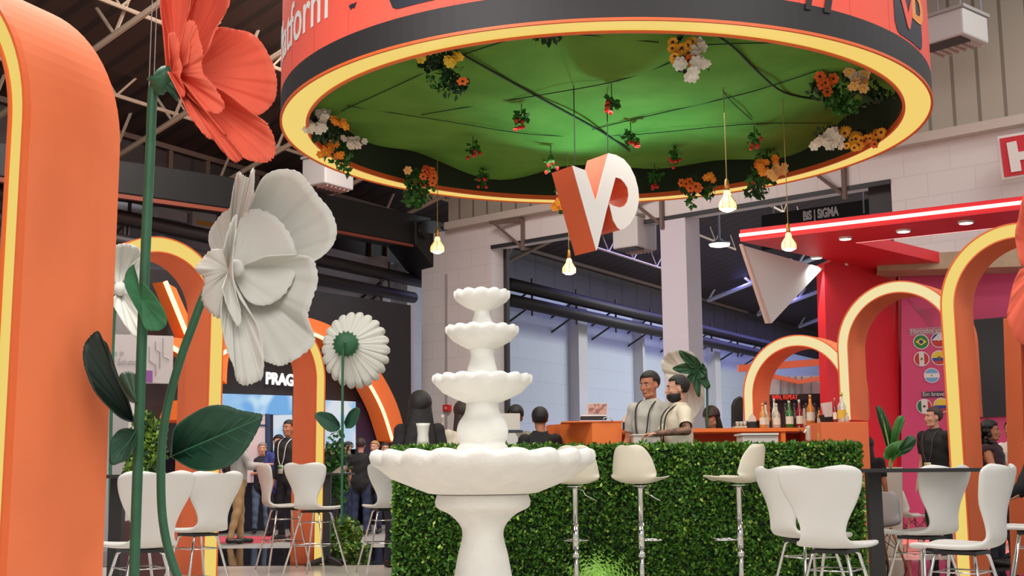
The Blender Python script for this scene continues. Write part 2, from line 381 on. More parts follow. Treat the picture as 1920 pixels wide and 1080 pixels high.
# lamp in the far hall
t = thing('high_bay_lamp', 'lit oval lamp hanging in the far hall above the white triangle panel', 'lamp', P(1349, 458, 30))
b = MB(); c_ = P(1349, 458, 30); b.lathe([(.04, .14), (.12, .08), (.27, .03), (.27, 0)], 16, c_); b.build('shade', TRS2, t, smooth=True)
b = MB(); b.lathe([(.265, 0), (.24, -.04), (.1, -.07)], 16, c_); b.build('lens', mat('lamp_white', (200, 200, 200), emit=(255, 250, 240), es=3), t, smooth=True)
b = MB(); b.tube([c_+Vector((0, 0, .12)), c_+Vector((0, 0, 2.2))], .03, 5); b.build('rod', TRS2, t)

# banner BiS | SiGMA
bn = RN
BD = Rp(Rs(1530), -4.0, 0)
t = thing('hanging_banner', 'black banner with white lettering hanging beyond the wall opening', 'banner', PP(1530, 400, BD, bn))
b = MB(); plate(b, [(1428, 404), (1638, 372), (1640, 440), (1428, 470)], BD, bn, .15); b.build('panel', mat('banner_black', (36, 34, 38), .8), t)
a_, b__ = PP(1506, 413, BD+bn*.02, bn), PP(1573, 403, BD+bn*.02, bn)
text_on('lettering', 'BiS | SiGMA', (PP(1506, 396, BD, bn)-PP(1506, 413, BD, bn)).length*1.35, a_, RD, mat('letter_white', (225, 222, 218), .6), t, width=(b__-a_).length, bold=.012)
b = MB()
for px in (1450, 1620): pt = PP(px, 400, BD, bn); b.tube([pt, pt+Vector((0, 0, 3))], .02, 5)
b.build('cable', TRS2, t)

# air units
def air_unit(c, sz, rz, label, grille=True):
    t = thing('air_unit', label, 'air conditioning unit', c, rz)
    x, y, z = sz
    MB().box((0, 0, 0), sz).build('housing', mat('grey_white_housing', (202, 198, 194), .55), t, world=False, bevel=.03)
    b = MB(); b.box((0, 0, z/2+.02), (x*1.06, y*1.06, .05)); b.build('lid', mat('grey_box_lid2', (170, 164, 160), .6), t, world=False)
    MB().box((-x*.24, 0, -z/2-.01), (x*.4, y*.78, .03)).build('grille', mat('dark_grille', (62, 48, 46), .6), t, world=False)
    b = MB()
    for k in range(6): b.box((x*.22, -y*.36+k*y*.145, -z/2-.02), (x*.44, .02, .04))
    b.build('louvre', mat('pinkish_louvre', (190, 160, 150), .6), t, world=False)
    b = MB()
    for i in (-1, 1):
        for j in (-1, 1): b.tube([(i*x*.42, j*y*.42, z/2), (i*x*.42, j*y*.42, z/2+2.2)], .015, 5)
    b.build('hanger', TRS2, t, world=False)
air_unit(P(1800, 50, 17.5)+Vector((0, .4, .05)), (.72, .85, .42), math.radians(40), 'white boxy air unit hanging at the top right of the hall, right of the ring')
air_unit(P(1190, 440, 24), (.7, .6, .62), math.radians(50), 'white boxy air unit behind the hanging letter sign')
air_unit(P(615, 328, 23), (.62, .8, .55), math.radians(-35), 'white boxy air unit below the left rim of the hanging ring')

for px, lab in ((268, 'thin wire hanging beside the tall poppy stem, left one'), (277, 'thin wire hanging beside the tall poppy stem, right one')):
    a_, b_ = P(px, 455, 13.6), P(px, 60, 13.6); tag(MB().tube([a_, Vector((a_.x, a_.y, 7.6))], .006, 5).build('hanging_wire', mat('pale_wire', (150, 140, 130), .5)), lab, 'wire')
# H sign
hp = RW0+RN*.5
t = thing('wall_sign', 'square red sign with a big white H on the upper right wall', 'sign', PP(1905, 290, hp, RN))
b = MB(); plate(b, [(1870, 256), (1990, 236), (1997, 318), (1879, 337)], hp, RN, .1); b.build('frame', mat('sign_white', (226, 220, 212), .6), t)
b = MB(); plate(b, [(1874, 260), (1986, 241), (1992, 315), (1883, 332)], hp+RN*.02, RN, .03); b.build('panel', mat('sign_red', (200, 40, 52), .6), t)
b = MB(); plate(b, [(1887, 268), (1905, 264), (1909, 285), (1945, 279), (1941, 258), (1960, 255), (1969, 310), (1951, 313), (1947, 294), (1912, 300), (1915, 320), (1896, 323)], hp+RN*.04, RN, .03); b.build('letter', mat('sign_white', (226, 220, 212), .6), t)

# ================================================================== LIT ARCHES
def arch(label, edge, side, D, R, zs, t_, d, rz, lit=YLIT, base=0.0, name='lit_arch'):
    """edge = pixel of the outer edge of one front leg at depth D; side=+1 right leg, -1 left leg"""
    xd = Vector((math.cos(rz), math.sin(rz), 0)); e = P(edge[0], edge[1], D)
    c = Vector((e.x, e.y, 0))-xd*(side*R)
    t = thing(name, label, 'arch', (c.x, c.y, base), rz)
    def outline(r, n=40):
        pts = [(r, base-base)]; pts += [(r, zs-base)] + [(r*math.cos(a), zs-base+r*math.sin(a)) for a in [PI*k/n for k in range(1, n)]] + [(-r, zs-base), (-r, 0)]
        return pts
    def band(ro, ri, y0, y1):
        o, i = outline(ro), outline(ri); b = MB(); n = len(o)
        rows = []
        for k in range(n):
            rows.append([(o[k][0], y0, o[k][1]), (o[k][0], y1, o[k][1]), (i[k][0], y1, i[k][1]), (i[k][0], y0, i[k][1])])
        b.grid(rows, closed=True); b.add(rows[0], [(0, 1, 2, 3)]); b.add(rows[-1], [(3, 2, 1, 0)]); return b
    band(R, R-t_, .02, d).build('arch_body', ORANGE, t, world=False)
    band(R-.012, R-t_+.012, 0, .02).build('light_panel', lit, t, world=False)
    band(R, R-.012, -.012, .02).build('rim', ORIM, t, world=False)
    band(R-t_+.012, R-t_, -.012, .02).build('rim', ORIM, t, world=False)
    return t
AZ = math.radians
arch('huge orange arch with a lit yellow front edge at the left edge of the photo', (46, 300), 1, 4.5, .75, 2.42, .085, .52, AZ(-23))
a2 = arch('orange arch with a lit yellow rim behind the green poppy stems and two white chairs', (417, 700), 1, 13.2, .76, 2.80, .17, .50, AZ(43))
a3 = arch('orange arch with a lit yellow rim behind the lone chair, beside the white daisy', (609, 750), 1, 14.8, .84, 2.18, .135, .50, AZ(42))
zA = zat(1480, 788, 14)
aA = arch('smallest orange arch with a lit cream rim standing over the bottles on the bar', (1393, 720), -1, 14.0, .665, zat(1393, 700, 14)-.27, .13, .40, AZ(-38), YLIT2, base=zA)
aB = arch('middle orange arch with a lit cream rim framing the red wall', (1570, 650), -1, 12.6, .655, zat(1570, 622, 12.6)-.19, .125, .40, AZ(-40), YLIT2, base=zat(1570, 788, 12.6))
aC = arch('tall orange arch with a lit yellow rim right of the round flags', (1765, 600), -1, 11.0, .70, zat(1765, 545, 11)-.17, .135, .42, AZ(-41.6))

# orange square frame at the right edge
t = thing('orange_frame', 'orange square-topped frame at the right edge of the photo, beneath the coral petals', 'frame', P(1900, 800, 11.5))
n_ = Vector((-.5, -.86, 0)); pt = P(1885, 700, 11.5)
b = MB(); plate(b, [(1881, 597), (2060, 580), (2060, 626), (1913, 629), (1928, 1075), (1896, 1080)], pt, n_, .18); b.build('frame', ORANGE, t)
b = MB(); plate(b, [(1913, 629), (2060, 626), (2070, 1075), (1928, 1075)], pt-n_*.2, n_, .03); b.build('back_board', mat('red_brown_board', (170, 60, 40), .7), t)

# ================================================================== HANGING RING
RC = Vector((1.045, 13.76, 0)); RZ = 4.95; RO = 3.67; RI = 3.37
t = thing('hanging_ring', 'huge round hanging sign ring with a glowing yellow underside and coral outside', 'sign ring', (RC.x, RC.y, RZ))
def annulus(r0_, r1_, z0, z1, n=160):
    b = MB(); rows = []
    for k in range(n+1):
        a = 2*PI*k/n; cc, ss = math.cos(a), math.sin(a)
        rows.append([(RC.x+r*cc, RC.y+r*ss, z) for r, z in ((r0_, z0), (r1_, z0), (r1_, z1), (r0_, z1))])
    return b.grid(rows, closed=True)
annulus(RI+.02, RO-.02, RZ, RZ+.03).build('light_panel', YLIT, t)
annulus(RO-.02, RO+.005, RZ-.015, RZ+.012).build('rim', ORIM, t); annulus(RI-.01, RI+.02, RZ-.02, RZ+.04).build('rim', ORIM, t)
annulus(RO-.03, RO, RZ+.012, RZ+.27).build('black_band', mat('drum_black', (38, 35, 36), .6), t)
annulus(RO-.03, RO, RZ+.27, RZ+2.3).build('coral_banner', mat('drum_coral', (240, 92, 72), .7, noise=.04, nscale=2), t)
annulus(RI-.01, RI+.02, RZ+.04, RZ+.62).build('inner_wall', mat('shadowed_green_wall', (26, 44, 24), .9), t)  # dark green carries the shadow inside the ring in its colour
b = MB(); b.lathe([(RO-.02, RZ+2.3), (0.01, RZ+2.32)], 80, (RC.x, RC.y, 0), cap=False); b.build('top_cover', mat('drum_top', (90, 60, 50), .8), t)
def cyl_hit(px, py, R):
    r = ray(px, py); dx, dy = r.x, r.y; ox, oy = -RC.x, -RC.y
    A, B, Cc = dx*dx+dy*dy, 2*(ox*dx+oy*dy), ox*ox+oy*oy-R*R
    k = (-B-math.sqrt(max(0, B*B-4*A*Cc)))/(2*A); p = CAM+r*k
    return math.atan2(p.y-RC.y, p.x-RC.x), p.z
def on_drum(s, z, off=.006): return (RC.x+(RO+off)*math.cos(s), RC.y+(RO+off)*math.sin(s), z)
def drum_text(s, a_end, z0, height, m_, name, bold=0.0, squeeze=1):
    vs, fs = text_mesh(s, height, .002, bold); W = max(v.x for v in vs); k = squeeze
    b = MB(); b.add([on_drum(a_end+(v.x-W)*k/RO, z0+v.y, .006+v.z) for v in vs], fs); return b.build(name, m_, t)
WLET = mat('drum_white', (232, 228, 224), .6)
a1, z1 = cyl_hit(615, 32, RO)
drum_text('Platform', a1, z1, .66, WLET, 'lettering', bold=.004, squeeze=.80)
def drum_patch(px, a0, a1, zlo, zhi, name, m_, rc=.12, n=24):
    b = MB(); rows = []
    for k in range(n+1):
        a = a0+(a1-a0)*k/n; e = min(abs(a-a0), abs(a1-a))*RO; q = 0 if e > rc else rc-math.sqrt(max(0, rc*rc-(rc-e)**2))
        rows.append([on_drum(a, zlo+q), on_drum(a, zhi-q), on_drum(a, zhi-q, -.001), on_drum(a, zlo+q, -.001)])
    b.grid(rows, closed=True); b.add(rows[0], [(0, 1, 2, 3)]); b.add(rows[-1], [(3, 2, 1, 0)]); return b.build(name, m_, t)
NAVY = mat('drum_navy', (34, 36, 50), .6)
pa, pz = cyl_hit(730, 22, RO); pb, _ = cyl_hit(905, 5, RO)
drum_patch(0, pa, pb, pz, pz+.9, 'logo_panel', NAVY)
pa, pz = cyl_hit(1678, 50, RO); pb, pz2 = cyl_hit(1729, 95, RO)
drum_patch(0, pa, pb, pz-.05, pz+.95, 'logo_panel', NAVY)
vs, fs = text_mesh('V', .42, .002, .02); ac, zc = cyl_hit(1690, 42, RO)
b = MB(); b.add([on_drum(ac+v.x*1.3/RO, zc+v.y, .012+v.z) for v in vs], fs); b.build('logo_letter', mat('drum_coral', (240, 92, 72)), t)
vs, fs = text_mesh('D', .42, .002, .02); ac, zc = cyl_hit(1708, 30, RO)
b = MB(); b.add([on_drum(ac+v.x*1.3/RO, zc+v.y, .012+v.z) for v in vs], fs); b.build('logo_letter', mat('drum_orange', (240, 150, 70), .6), t)
for (x0, x1, y0) in ((1510, 1519, 14), (1545, 1556, 20)):
    aa, zz = cyl_hit(x0, y0, RO); ab, _ = cyl_hit(x1, y0, RO)
    b = MB(); b.prism([on_drum(aa, zz-.02), on_drum(ab, zz-.02), on_drum(ab+.035, zz+.5), on_drum(aa+.035, zz+.5)], Vector((-.01, -.02, 0))); b.build('lettering', mat('drum_black', (38, 35, 36)), t)
aa, zz = cyl_hit(661, 18, RO)
b = MB(); b.add([on_drum(aa+x/RO, zz+y, .008) for x, y in ((-.05, .05), (-.02, .0), (0, .02), (.03, 0), (.07, .06), (.02, .05), (.005, .06))], [(0, 1, 2, 3, 4, 5, 6)]); b.build('bird_mark', NAVY, t)
# seams of the banner
b = MB()
for k in range(-14, 2):
    a = PI+ .55+k*-.0; a = math.radians(195+ (k+14)*10)
    b.prism([on_drum(a, RZ+.27, .001), on_drum(a+.001, RZ+.27, .001), on_drum(a+.001, RZ+2.3, .001), on_drum(a, RZ+2.3, .001)], (0, -.001, 0))
b.build('seam', mat('coral_seam', (206, 76, 60), .7), t)
b = MB()
for a in (0.6, 2.2, 3.9, 5.4): b.tube([(RC.x+3.2*math.cos(a), RC.y+3.2*math.sin(a), RZ+2.3), (RC.x+3.2*math.cos(a), RC.y+3.2*math.sin(a), RZ+5.5)], .015, 5)
b.build('cable', TRS2, t)

# green cloth canopy inside the ring
FAB = mat('green_turf_cloth', (98, 144, 60), .95, rgb2=(84, 130, 52), nscale=1.6, bump=.35, bscale=90, spec=.1)
rnd = random.Random(4)
ph = [rnd.uniform(0, 6.28) for _ in range(8)]
def fabz(x, y):
    r = math.hypot(x, y)/RI
    z = .42-.20*(1-r**2)
    z -= .07*abs(math.sin(x*1.1+y*.5+ph[0]))*(1-r*.3); z += .05*math.sin(x*2.7-y*1.3+ph[1]); z += .03*math.sin(y*3.1+x*.8+ph[2])
    a = math.atan2(y, x); z += .07*r**3*math.sin(a*5+ph[3]) + .05*r**4*math.sin(a*9+ph[4])
    return z
b = MB(); rows = []
for i in range(46):
    r = RI*.985*(i/45)**.8; rows.append([(RC.x+r*math.cos(a), RC.y+r*math.sin(a), RZ+fabz(r*math.cos(a), r*math.sin(a))) for a in [2*PI*k/120 for k in range(120)]])
b.grid(rows, closed=True); cloth = b.build('green_canopy', FAB, None, smooth=True)
tag(cloth, 'green turf-like cloth stretched across the inside of the hanging ring', 'canopy')
def cpt(px, py):  # point on the cloth seen at a pixel
    p = PZ(px, py, RZ+.25)
    for _ in range(6):
        p = PZ(px, py, RZ+fabz(p.x-RC.x, p.y-RC.y))
    return p
CORD = mat('dark_cord', (22, 40, 22), .8)
for i, (pts, r, lab) in enumerate((
    ([(835, 80), (985, 165), (1130, 245), (1180, 280)], .013, 'thick dark cord crossing the green canopy from the yellow flowers towards the letter sign'),
    ([(1310, 42), (1372, 82), (1420, 130), (1470, 170), (1540, 185)], .012, 'thick dark cord on the green canopy curving right of the sunflowers'),
    ([(790, 212), (970, 182), (1150, 150), (1262, 112), (1330, 80), (1650, 78)], .006, 'thin cord crossing the middle of the green canopy'),
    ([(640, 205), (760, 150), (880, 95), (1030, 60), (1235, 76)], .006, 'thin cord along the front of the green canopy'),
    ([(1110, 240), (1183, 222), (1365, 180), (1455, 155), (1530, 130)], .006, 'thin cord above the berry sprig on the right half of the green canopy'),
    ([(650, 195), (840, 225), (1010, 250), (1180, 250), (1400, 230), (1560, 228)], .005, 'long thin cord across the rear of the green canopy'),
    ([(1325, 122), (1365, 180), (1410, 222)], .006, 'short cord running down right from the sunflower bunch'))):
    m = MB(); pp = [cpt(x, y)+Vector((0, 0, -.02)) for x, y in pts]; m.tube(catmull(pp, 5), r, 5)
    tag(m.build('canopy_cord', CORD, smooth=True), lab, 'cord')
l = bpy.data.lights.new('turquoise_spot', 'SPOT'); l.energy = 420; l.color = (.38, .85, 1); l.spot_size = math.radians(85); l.spot_blend = 1; l.shadow_soft_size = .1
o = bpy.data.objects.new('turquoise_spot', l); C.objects.link(o); tgt = cpt(1165, 225); o.location = tgt+Vector((-.2, .8, -2.6)); o.rotation_euler = (tgt-o.location).to_track_quat('-Z', 'Y').to_euler()

# ---- hanging letter sign (V and mirrored P)
sn = Vector((.55, -.835, 0)).normalized(); sp = P(1130, 380, 12.6)
t = thing('hanging_letter_sign', 'white-faced orange letter sign shaped like a V joined to a P, hanging under the ring', 'sign', sp)
zz = lambda x, y: (740+x/2.843, 240+y/2.843)
outl = [(948, 200), (1018, 226), (1072, 389), (1140, 134), (1180, 143), (1222, 166), (1255, 205), (1282, 260), (1298, 320), (1303, 375), (1296, 425), (1280, 470), (1255, 510), (1225, 535), (1205, 543), (1188, 530), (1165, 490), (1145, 402), (1170, 416), (1200, 424), (1225, 415), (1240, 395), (1248, 360), (1243, 320), (1225, 290), (1205, 270), (1178, 262), (1130, 440), (1082, 640), (1076, 652)]
outl = [zz(*q) for q in outl]
b = MB(); b.prism([PP(x, y, sp, sn) for x, y in outl], -sn*.38); b.build('side_walls', mat('sign_orange', (214, 92, 48), .55), t)
b = MB(); b.prism([PP(x, y, sp+sn*.012, sn) for x, y in outl], -sn*.01); f_ = b.build('front_face', mat('sign_face_white', (200, 196, 194), .5, emit=(235, 228, 226), es=.22), t)
b = MB(); q1 = PP(1078, 310, sp-sn*.2, sn); b.tube([q1, Vector((q1.x, q1.y, RZ+.25))], .006, 5); q2 = PP(1140, 287, sp-sn*.2, sn); b.tube([q2, Vector((q2.x, q2.y, RZ+.3))], .006, 5); b.build('cable', CORD, t)

# ---- pendant bulbs
GLASSB = mat('lit_bulb_glass', (255, 230, 190), .1, emit=(255, 214, 140), es=1.05)
HOT = mat('bulb_filament', (255, 240, 210), .3, emit=(255, 236, 190), es=14)
BRASS = mat('brass_socket', (170, 120, 60), .35, .8)
def pendant(px, py, D, label, k=1.0):
    c = P(px, py, D); t = thing('pendant_lamp', label, 'pendant lamp', c, 0, 'pendant bulbs hanging from the ring')
    b = MB(); b.lathe([(.02*k, .13*k), (.035*k, .11*k), (.04*k, .07*k), (.085*k, -.0*k), (.092*k, -.04*k), (.085*k, -.07*k), (.06*k, -.08*k)], 8, c, cap=True); b.build('bulb', GLASSB, t)
    b = MB()
    for q in range(8):
        a = 2*PI*q/8; b.tube([c+Vector((.042*k*math.cos(a), .042*k*math.sin(a), .07*k)), c+Vector((.088*k*math.cos(a), .088*k*math.sin(a), 0)), c+Vector((.09*k*math.cos(a), .09*k*math.sin(a), -.07*k))], .003, 4)
    b.build('cage', BRASS, t)
    b = MB(); b.ell(c+Vector((0, 0, -.06*k)), (.075*k, .075*k, .035*k), 10); b.build('glowing_base', HOT, t, smooth=True)
    b = MB(); b.lathe([(.022*k, .12*k), (.026*k, .15*k), (.02*k, .23*k), (.008, .25*k)], 10, c); b.build('socket', BRASS, t, smooth=True)
    top = RZ+fabz(c.x-RC.x, c.y-RC.y) if math.hypot(c.x-RC.x, c.y-RC.y) < RI else RZ+.3
    b = MB(); b.tube([c+Vector((0, 0, .24*k)), Vector((c.x, c.y, top))], .005, 5); b.build('cord', mat('gold_cord', (150, 120, 60), .6), t)
    l = bpy.data.lights.new('bulb_light', 'POINT'); l.energy = 9; l.color = (1, .75, .42); l.shadow_soft_size = .09
    o = bpy.data.objects.new('bulb_light', l); C.objects.link(o); o.location = c+Vector((0, 0, -.16*k))
pendant(820, 462, 15.4, 'glowing pendant bulb left of the fountain, in front of the black duct', 1.0)
pendant(1067, 502, 15.0, 'glowing pendant bulb right of the fountain top, below the letter sign', .95)
pendant(1364, 380, 12.6, 'largest glowing pendant bulb, right of the letter sign', 1.05)
pendant(1479, 456, 13.4, 'glowing pendant bulb in front of the red canopy', .95)

# ================================================================== RING FLOWERS
def leaf_cloud(b, c, r, n, size, rng, mi=0, droop=0):
    for _ in range(n):
        while True:
            v = Vector((rng.uniform(-1, 1), rng.uniform(-1, 1), rng.uniform(-1, 1)))
            if v.length < 1: break
        p = Vector(c)+Vector((v.x*r[0], v.y*r[1], v.z*r[2]))
        d = Vector((rng.gauss(0, 1), rng.gauss(0, 1), rng.gauss(-droop, 1))).normalized(); s = size*rng.uniform(.6, 1.3)
        a = d.cross(Vector((rng.gauss(0, 1), rng.gauss(0, 1), rng.gauss(0, 1)))).normalized()*s*.35
        m_ = p+d*s*.5+d.cross(a).normalized()*s*.12
        b.add([p, m_+a, p+d*s, m_-a], [(0, 1, 2, 3)], mi)
FG1 = mat('fresh_green_leaf', (52, 116, 34), .6, noise=.35, nscale=20); FG2 = mat('deep_green_leaf', (28, 66, 26), .6, noise=.3, nscale=20)
BL = {'yellow': mat('yellow_blossom', (240, 200, 56), .7), 'white': mat('white_blossom', (238, 232, 216), .7), 'orange': mat('orange_blossom', (244, 150, 40), .7),
      'deep': mat('deep_orange_blossom', (234, 112, 36), .7), 'peach': mat('peach_blossom', (244, 196, 130), .7), 'sun': mat('sunflower_petal', (244, 176, 44), .7), 'red': mat('red_berry', (200, 38, 30), .4), 'dark': mat('dark_red_blossom', (110, 36, 34), .7)}
CENT = mat('dark_flower_centre', (70, 34, 18), .8)
def blossom(parent, c, r, kind, rng):
    b = MB(); nrm = Vector((rng.gauss(0, .45), -1+rng.gauss(0, .2), -.75+rng.gauss(0, .3))).normalized()
    x = nrm.cross(Vector((0, 0, 1))).normalized(); y = nrm.cross(x); n = 12 if kind == 'sun' else 6; w_ = .28 if kind == 'sun' else .55
    for L in range(2 if kind != 'sun' else 1):
        for k in range(n):
            a = 2*PI*(k+L*.5)/n; d = x*math.cos(a)+y*math.sin(a); s = d.cross(nrm); rr = r*(1-.35*L)
            b.add([c, c+d*rr*.55+s*rr*w_*.8+nrm*rr*(.12+.2*L), c+d*rr+s*rr*w_*.35+nrm*rr*(.2+.2*L), c+d*rr-s*rr*w_*.35+nrm*rr*(.2+.2*L), c+d*rr*.55-s*rr*w_*.8+nrm*rr*(.12+.2*L)], [(0, 1, 2, 3, 4)])
    o = b.build('blossom', [BL[kind]], parent)
    if kind in ('sun', 'deep', 'orange', 'peach'): b = MB(); b.ell(c+nrm*r*.15, (r*.28, r*.28, r*.28), 6); b.build('centre', CENT if kind in ('sun', 'deep') else BL['yellow'], o)
def bunch(px, py, D, label, groups, leaves, size=.05, vine=0):
    c = P(px, py, D); t = thing('flower_bunch', label, 'flowers', c); rng = random.Random(px*7+py)
    b = MB()
    for (lx, ly, rx, ry, n, mi) in leaves:
        q = P(lx, ly, D+.05); k = D/2280; leaf_cloud(b, q, (rx*k, .10, ry*k), n, .085, rng, mi, .5)
    b.tube([c+Vector((0, .05, 0)), Vector((c.x, c.y+.05, max(c.z+.1, RZ+.05)))], .008, 5, 1)
    b.build('leaves', [FG1, FG2], t)
    for (bx, by, kind, n, sp) in groups:
        for _ in range(n):
            q = P(bx+rng.uniform(-sp, sp), by+rng.uniform(-sp, sp)*.8, D-.1-rng.uniform(0, .08)); blossom(t, q, size*rng.uniform(.85, 1.2), kind, rng)
    return t
def cD(px, py): return cpt(px, py).y
bunch(822, 110, cD(822, 95)-.1, 'bunch of yellow flowers with dark trailing leaves at the front left of the canopy', [(785, 100, 'yellow', 6, 14), (800, 92, 'yellow', 2, 6), (850, 112, 'yellow', 6, 13), (868, 152, 'deep', 1, 3)], [(820, 112, 40, 22, 90, 1), (850, 155, 30, 26, 90, 1), (820, 150, 25, 25, 30, 0)], .052)
bunch(610, 230, PZ(612, 238, RZ).y+.1, 'white and orange flowers at the far left of the canopy', [(602, 215, 'white', 9, 14), (585, 235, 'white', 6, 11), (605, 240, 'white', 5, 10), (623, 225, 'orange', 3, 8), (646, 232, 'orange', 4, 10)], [(615, 240, 40, 28, 90, 1)], .05)
bunch(640, 280, PZ(640, 285, RZ).y-.05, 'white and orange flowers on the left rim of the ring, lower of two bunches', [(655, 268, 'white', 6, 12), (672, 270, 'white', 6, 12), (620, 275, 'orange', 5, 12), (612, 285, 'orange', 6, 12), (632, 292, 'orange', 3, 8)], [(635, 280, 30, 30, 90, 0), (645, 305, 14, 22, 50, 0)], .05)
bunch(790, 345, 15.8, 'big leafy green bunch with orange flowers hanging over the lower left rim', [(806, 328, 'deep', 6, 13), (800, 318, 'deep', 2, 6), (812, 340, 'deep', 3, 9), (768, 322, 'peach', 1, 4)], [(785, 340, 32, 26, 140, 0), (780, 368, 26, 20, 110, 0)], .06)
bunch(1285, 95, cD(1280, 80)-.15, 'sunflowers and white flowers hanging at the front of the canopy', [(1255, 84, 'sun', 3, 8), (1276, 88, 'sun', 3, 7), (1294, 82, 'sun', 3, 7), (1272, 105, 'sun', 2, 8), (1290, 112, 'deep', 3, 8), (1312, 112, 'white', 9, 14), (1308, 85, 'white', 4, 9), (1278, 118, 'white', 3, 6), (1298, 140, 'white', 4, 8)], [(1290, 110, 24, 30, 60, 1), (1270, 60, 10, 10, 25, 1)], .055)
bunch(1555, 160, cD(1560, 150)-.1, 'deep orange flowers in dark leaves at the right of the canopy', [(1545, 148, 'deep', 5, 11), (1560, 145, 'deep', 4, 9), (1552, 165, 'deep', 4, 12)], [(1540, 165, 32, 20, 80, 1), (1575, 185, 36, 30, 110, 0), (1590, 200, 30, 20, 40, 0)], .055)
bunch(1605, 145, cD(1600, 145)-.1, 'peach and cream roses at the right of the canopy', [(1592, 133, 'peach', 2, 4), (1618, 134, 'peach', 2, 5), (1612, 155, 'peach', 5, 14), (1605, 150, 'white', 3, 10)], [(1605, 140, 30, 16, 60, 1), (1640, 175, 30, 22, 90, 1)], .058)
bunch(1550, 260, PZ(1560, 262, RZ).y-.25, 'cluster of white flowers beside the sunflowers on the right rim', [(1560, 248, 'white', 7, 13), (1540, 265, 'white', 8, 14), (1565, 268, 'white', 6, 12)], [(1552, 255, 26, 16, 70, 1)], .055)
bunch(1615, 258, PZ(1615, 262, RZ).y-.2, 'wide cluster of orange sunflowers on the right rim of the ring', [(1595, 250, 'sun', 7, 13), (1620, 255, 'sun', 8, 14), (1645, 254, 'sun', 5, 10), (1600, 268, 'sun', 6, 13), (1630, 262, 'deep', 3, 12)], [(1615, 255, 36, 14, 70, 1)], .055)
bunch(1440, 315, 15.3, 'peach and orange flowers with a long leafy vine, left of the small bulb cord', [(1425, 310, 'orange', 4, 6), (1445, 300, 'orange', 4, 9), (1432, 325, 'orange', 3, 6), (1462, 315, 'peach', 5, 10), (1450, 328, 'peach', 4, 8)], [(1430, 330, 28, 24, 100, 0), (1415, 355, 20, 20, 70, 1), (1440, 290, 20, 20, 50, 0)], .055)
bunch(1300, 345, 15.9, 'orange lilies with hanging green tendrils above the wall opening', [(1290, 338, 'deep', 4, 12), (1330, 335, 'orange', 3, 8), (1302, 350, 'deep', 3, 9)], [(1300, 350, 32, 16, 80, 1), (1295, 372, 8, 22, 30, 0), (1330, 360, 16, 16, 40, 0)], .055)
bunch(1058, 368, 15.6, 'white and orange flowers partly behind the letter sign', [(1052, 362, 'white', 6, 11), (1050, 380, 'orange', 5, 10), (1062, 372, 'peach', 2, 6)], [(1060, 350, 18, 16, 60, 0), (1066, 388, 14, 18, 60, 0)], .06)
bunch(1030, 60, cD(1030, 55)-.02, 'sprig of dark red foliage at the front edge of the canopy', [(1028, 60, 'dark', 5, 12)], [(1028, 60, 24, 12, 70, 1)], .05)
bunch(755, 288, cD(755, 285)-.05, 'thin dark branch with small pink buds at the rear left of the canopy', [(740, 290, 'peach', 1, 10), (775, 280, 'peach', 1, 3)], [(752, 286, 44, 8, 80, 1), (765, 300, 16, 8, 25, 1)], .03)
def sprig(px, py, label, up=30):
    top = cpt(px, py-up); D = top.y; c = P(px, py, D); t = thing('berry_sprig', label, 'berry sprig', c, 0, 'berry sprigs hanging from the canopy')
    rng = random.Random(px); b = MB(); b.tube([Vector((c.x, c.y, top.z)), c], .005, 4, 1); k = D/2280
    leaf_cloud(b, c+Vector((0, 0, .03)), (11*k, .05, 14*k), 34, .08, rng, 0, .6); b.build('leaves', [FG1, FG2], t)
    for _ in range(5):
        q = c+Vector((rng.uniform(-14, 14)*k, rng.uniform(-.05, 0), rng.uniform(-20, 2)*k)); MB().ell(q, (.026, .026, .026), 8).build('berry', BL['red'], t, smooth=True)
for x, y, u, l in ((978, 225, 30, 'red-berried sprig hanging left of centre under the canopy'), (1147, 195, 38, 'red-berried sprig hanging just above the letter sign, nearest the front'), (1183, 262, 34, 'red-berried sprig hanging right above the top of the letter sign'),
                   (887, 285, 30, 'red-berried sprig hanging above the big orange and green bunch, right of it'), (905, 335, 20, 'leafy sprig touching the rear rim of the ring, left of the sign'), (1033, 308, 36, 'red-berried sprig hanging left of the letter sign'),
                   (1265, 298, 26, 'red-berried sprig hanging to the right of the letter sign'), (1228, 335, 26, 'sprig with orange berries hanging over the rear rim right of the letter sign'), (1415, 262, 26, 'orange-berried sprig hanging between the big bulb cord and the white flowers')):
    sprig(x, y, l, u)

# ================================================================== GIANT PAPER FLOWERS
def petal(parent, base, out, D0, dtip, material, name='petal', bulge=0, side=0, wr=.008, wf=14, scal=0, nr=12, seg=6, thick=.004, wseed=0):
    rg = random.Random(wseed+int(base[0]+base[1])); o = catmull([Vector((x, y, 0)) for x, y in out], seg); n = len(o); bx, by = base; rows = []
    p1, p2 = rg.uniform(0, 6), rg.uniform(0, 6)
    for i in range(nr+1):
        s = i/nr; row = []
        for k, q in enumerate(o):
            u = 2*k/(n-1)-1; e = 1
            if scal and i >= nr-1: e = 1+scal*(abs(math.sin(k*1.35))-.5)*(1 if i == nr else .4)
            x, y = bx+(q.x-bx)*s*e, by+(q.y-by)*s*e
            d = D0+dtip*s+bulge*math.sin(PI*min(1, s))*(1-u*u)+side*u*s+wr*s*(math.sin(u*wf+p1)+.5*math.sin(u*wf*2.3+p2)+.35*math.sin(u*wf*4.1))
            row.append(P(x, y, d))
        rows.append(row)
    b = MB(); b.grid(rows); return b.build(name, material, parent, smooth=True, solid=thick)
def px_tube(pts, D, rpx, n=10, mi=0, k=6):
    b = MB(); q = [P(p[0], p[1], D if len(p) < 3 else p[2]) for p in pts]; q = catmull(q, k); b.tube(q, [rpx*v.y/2280 for v in q], n, mi); return b
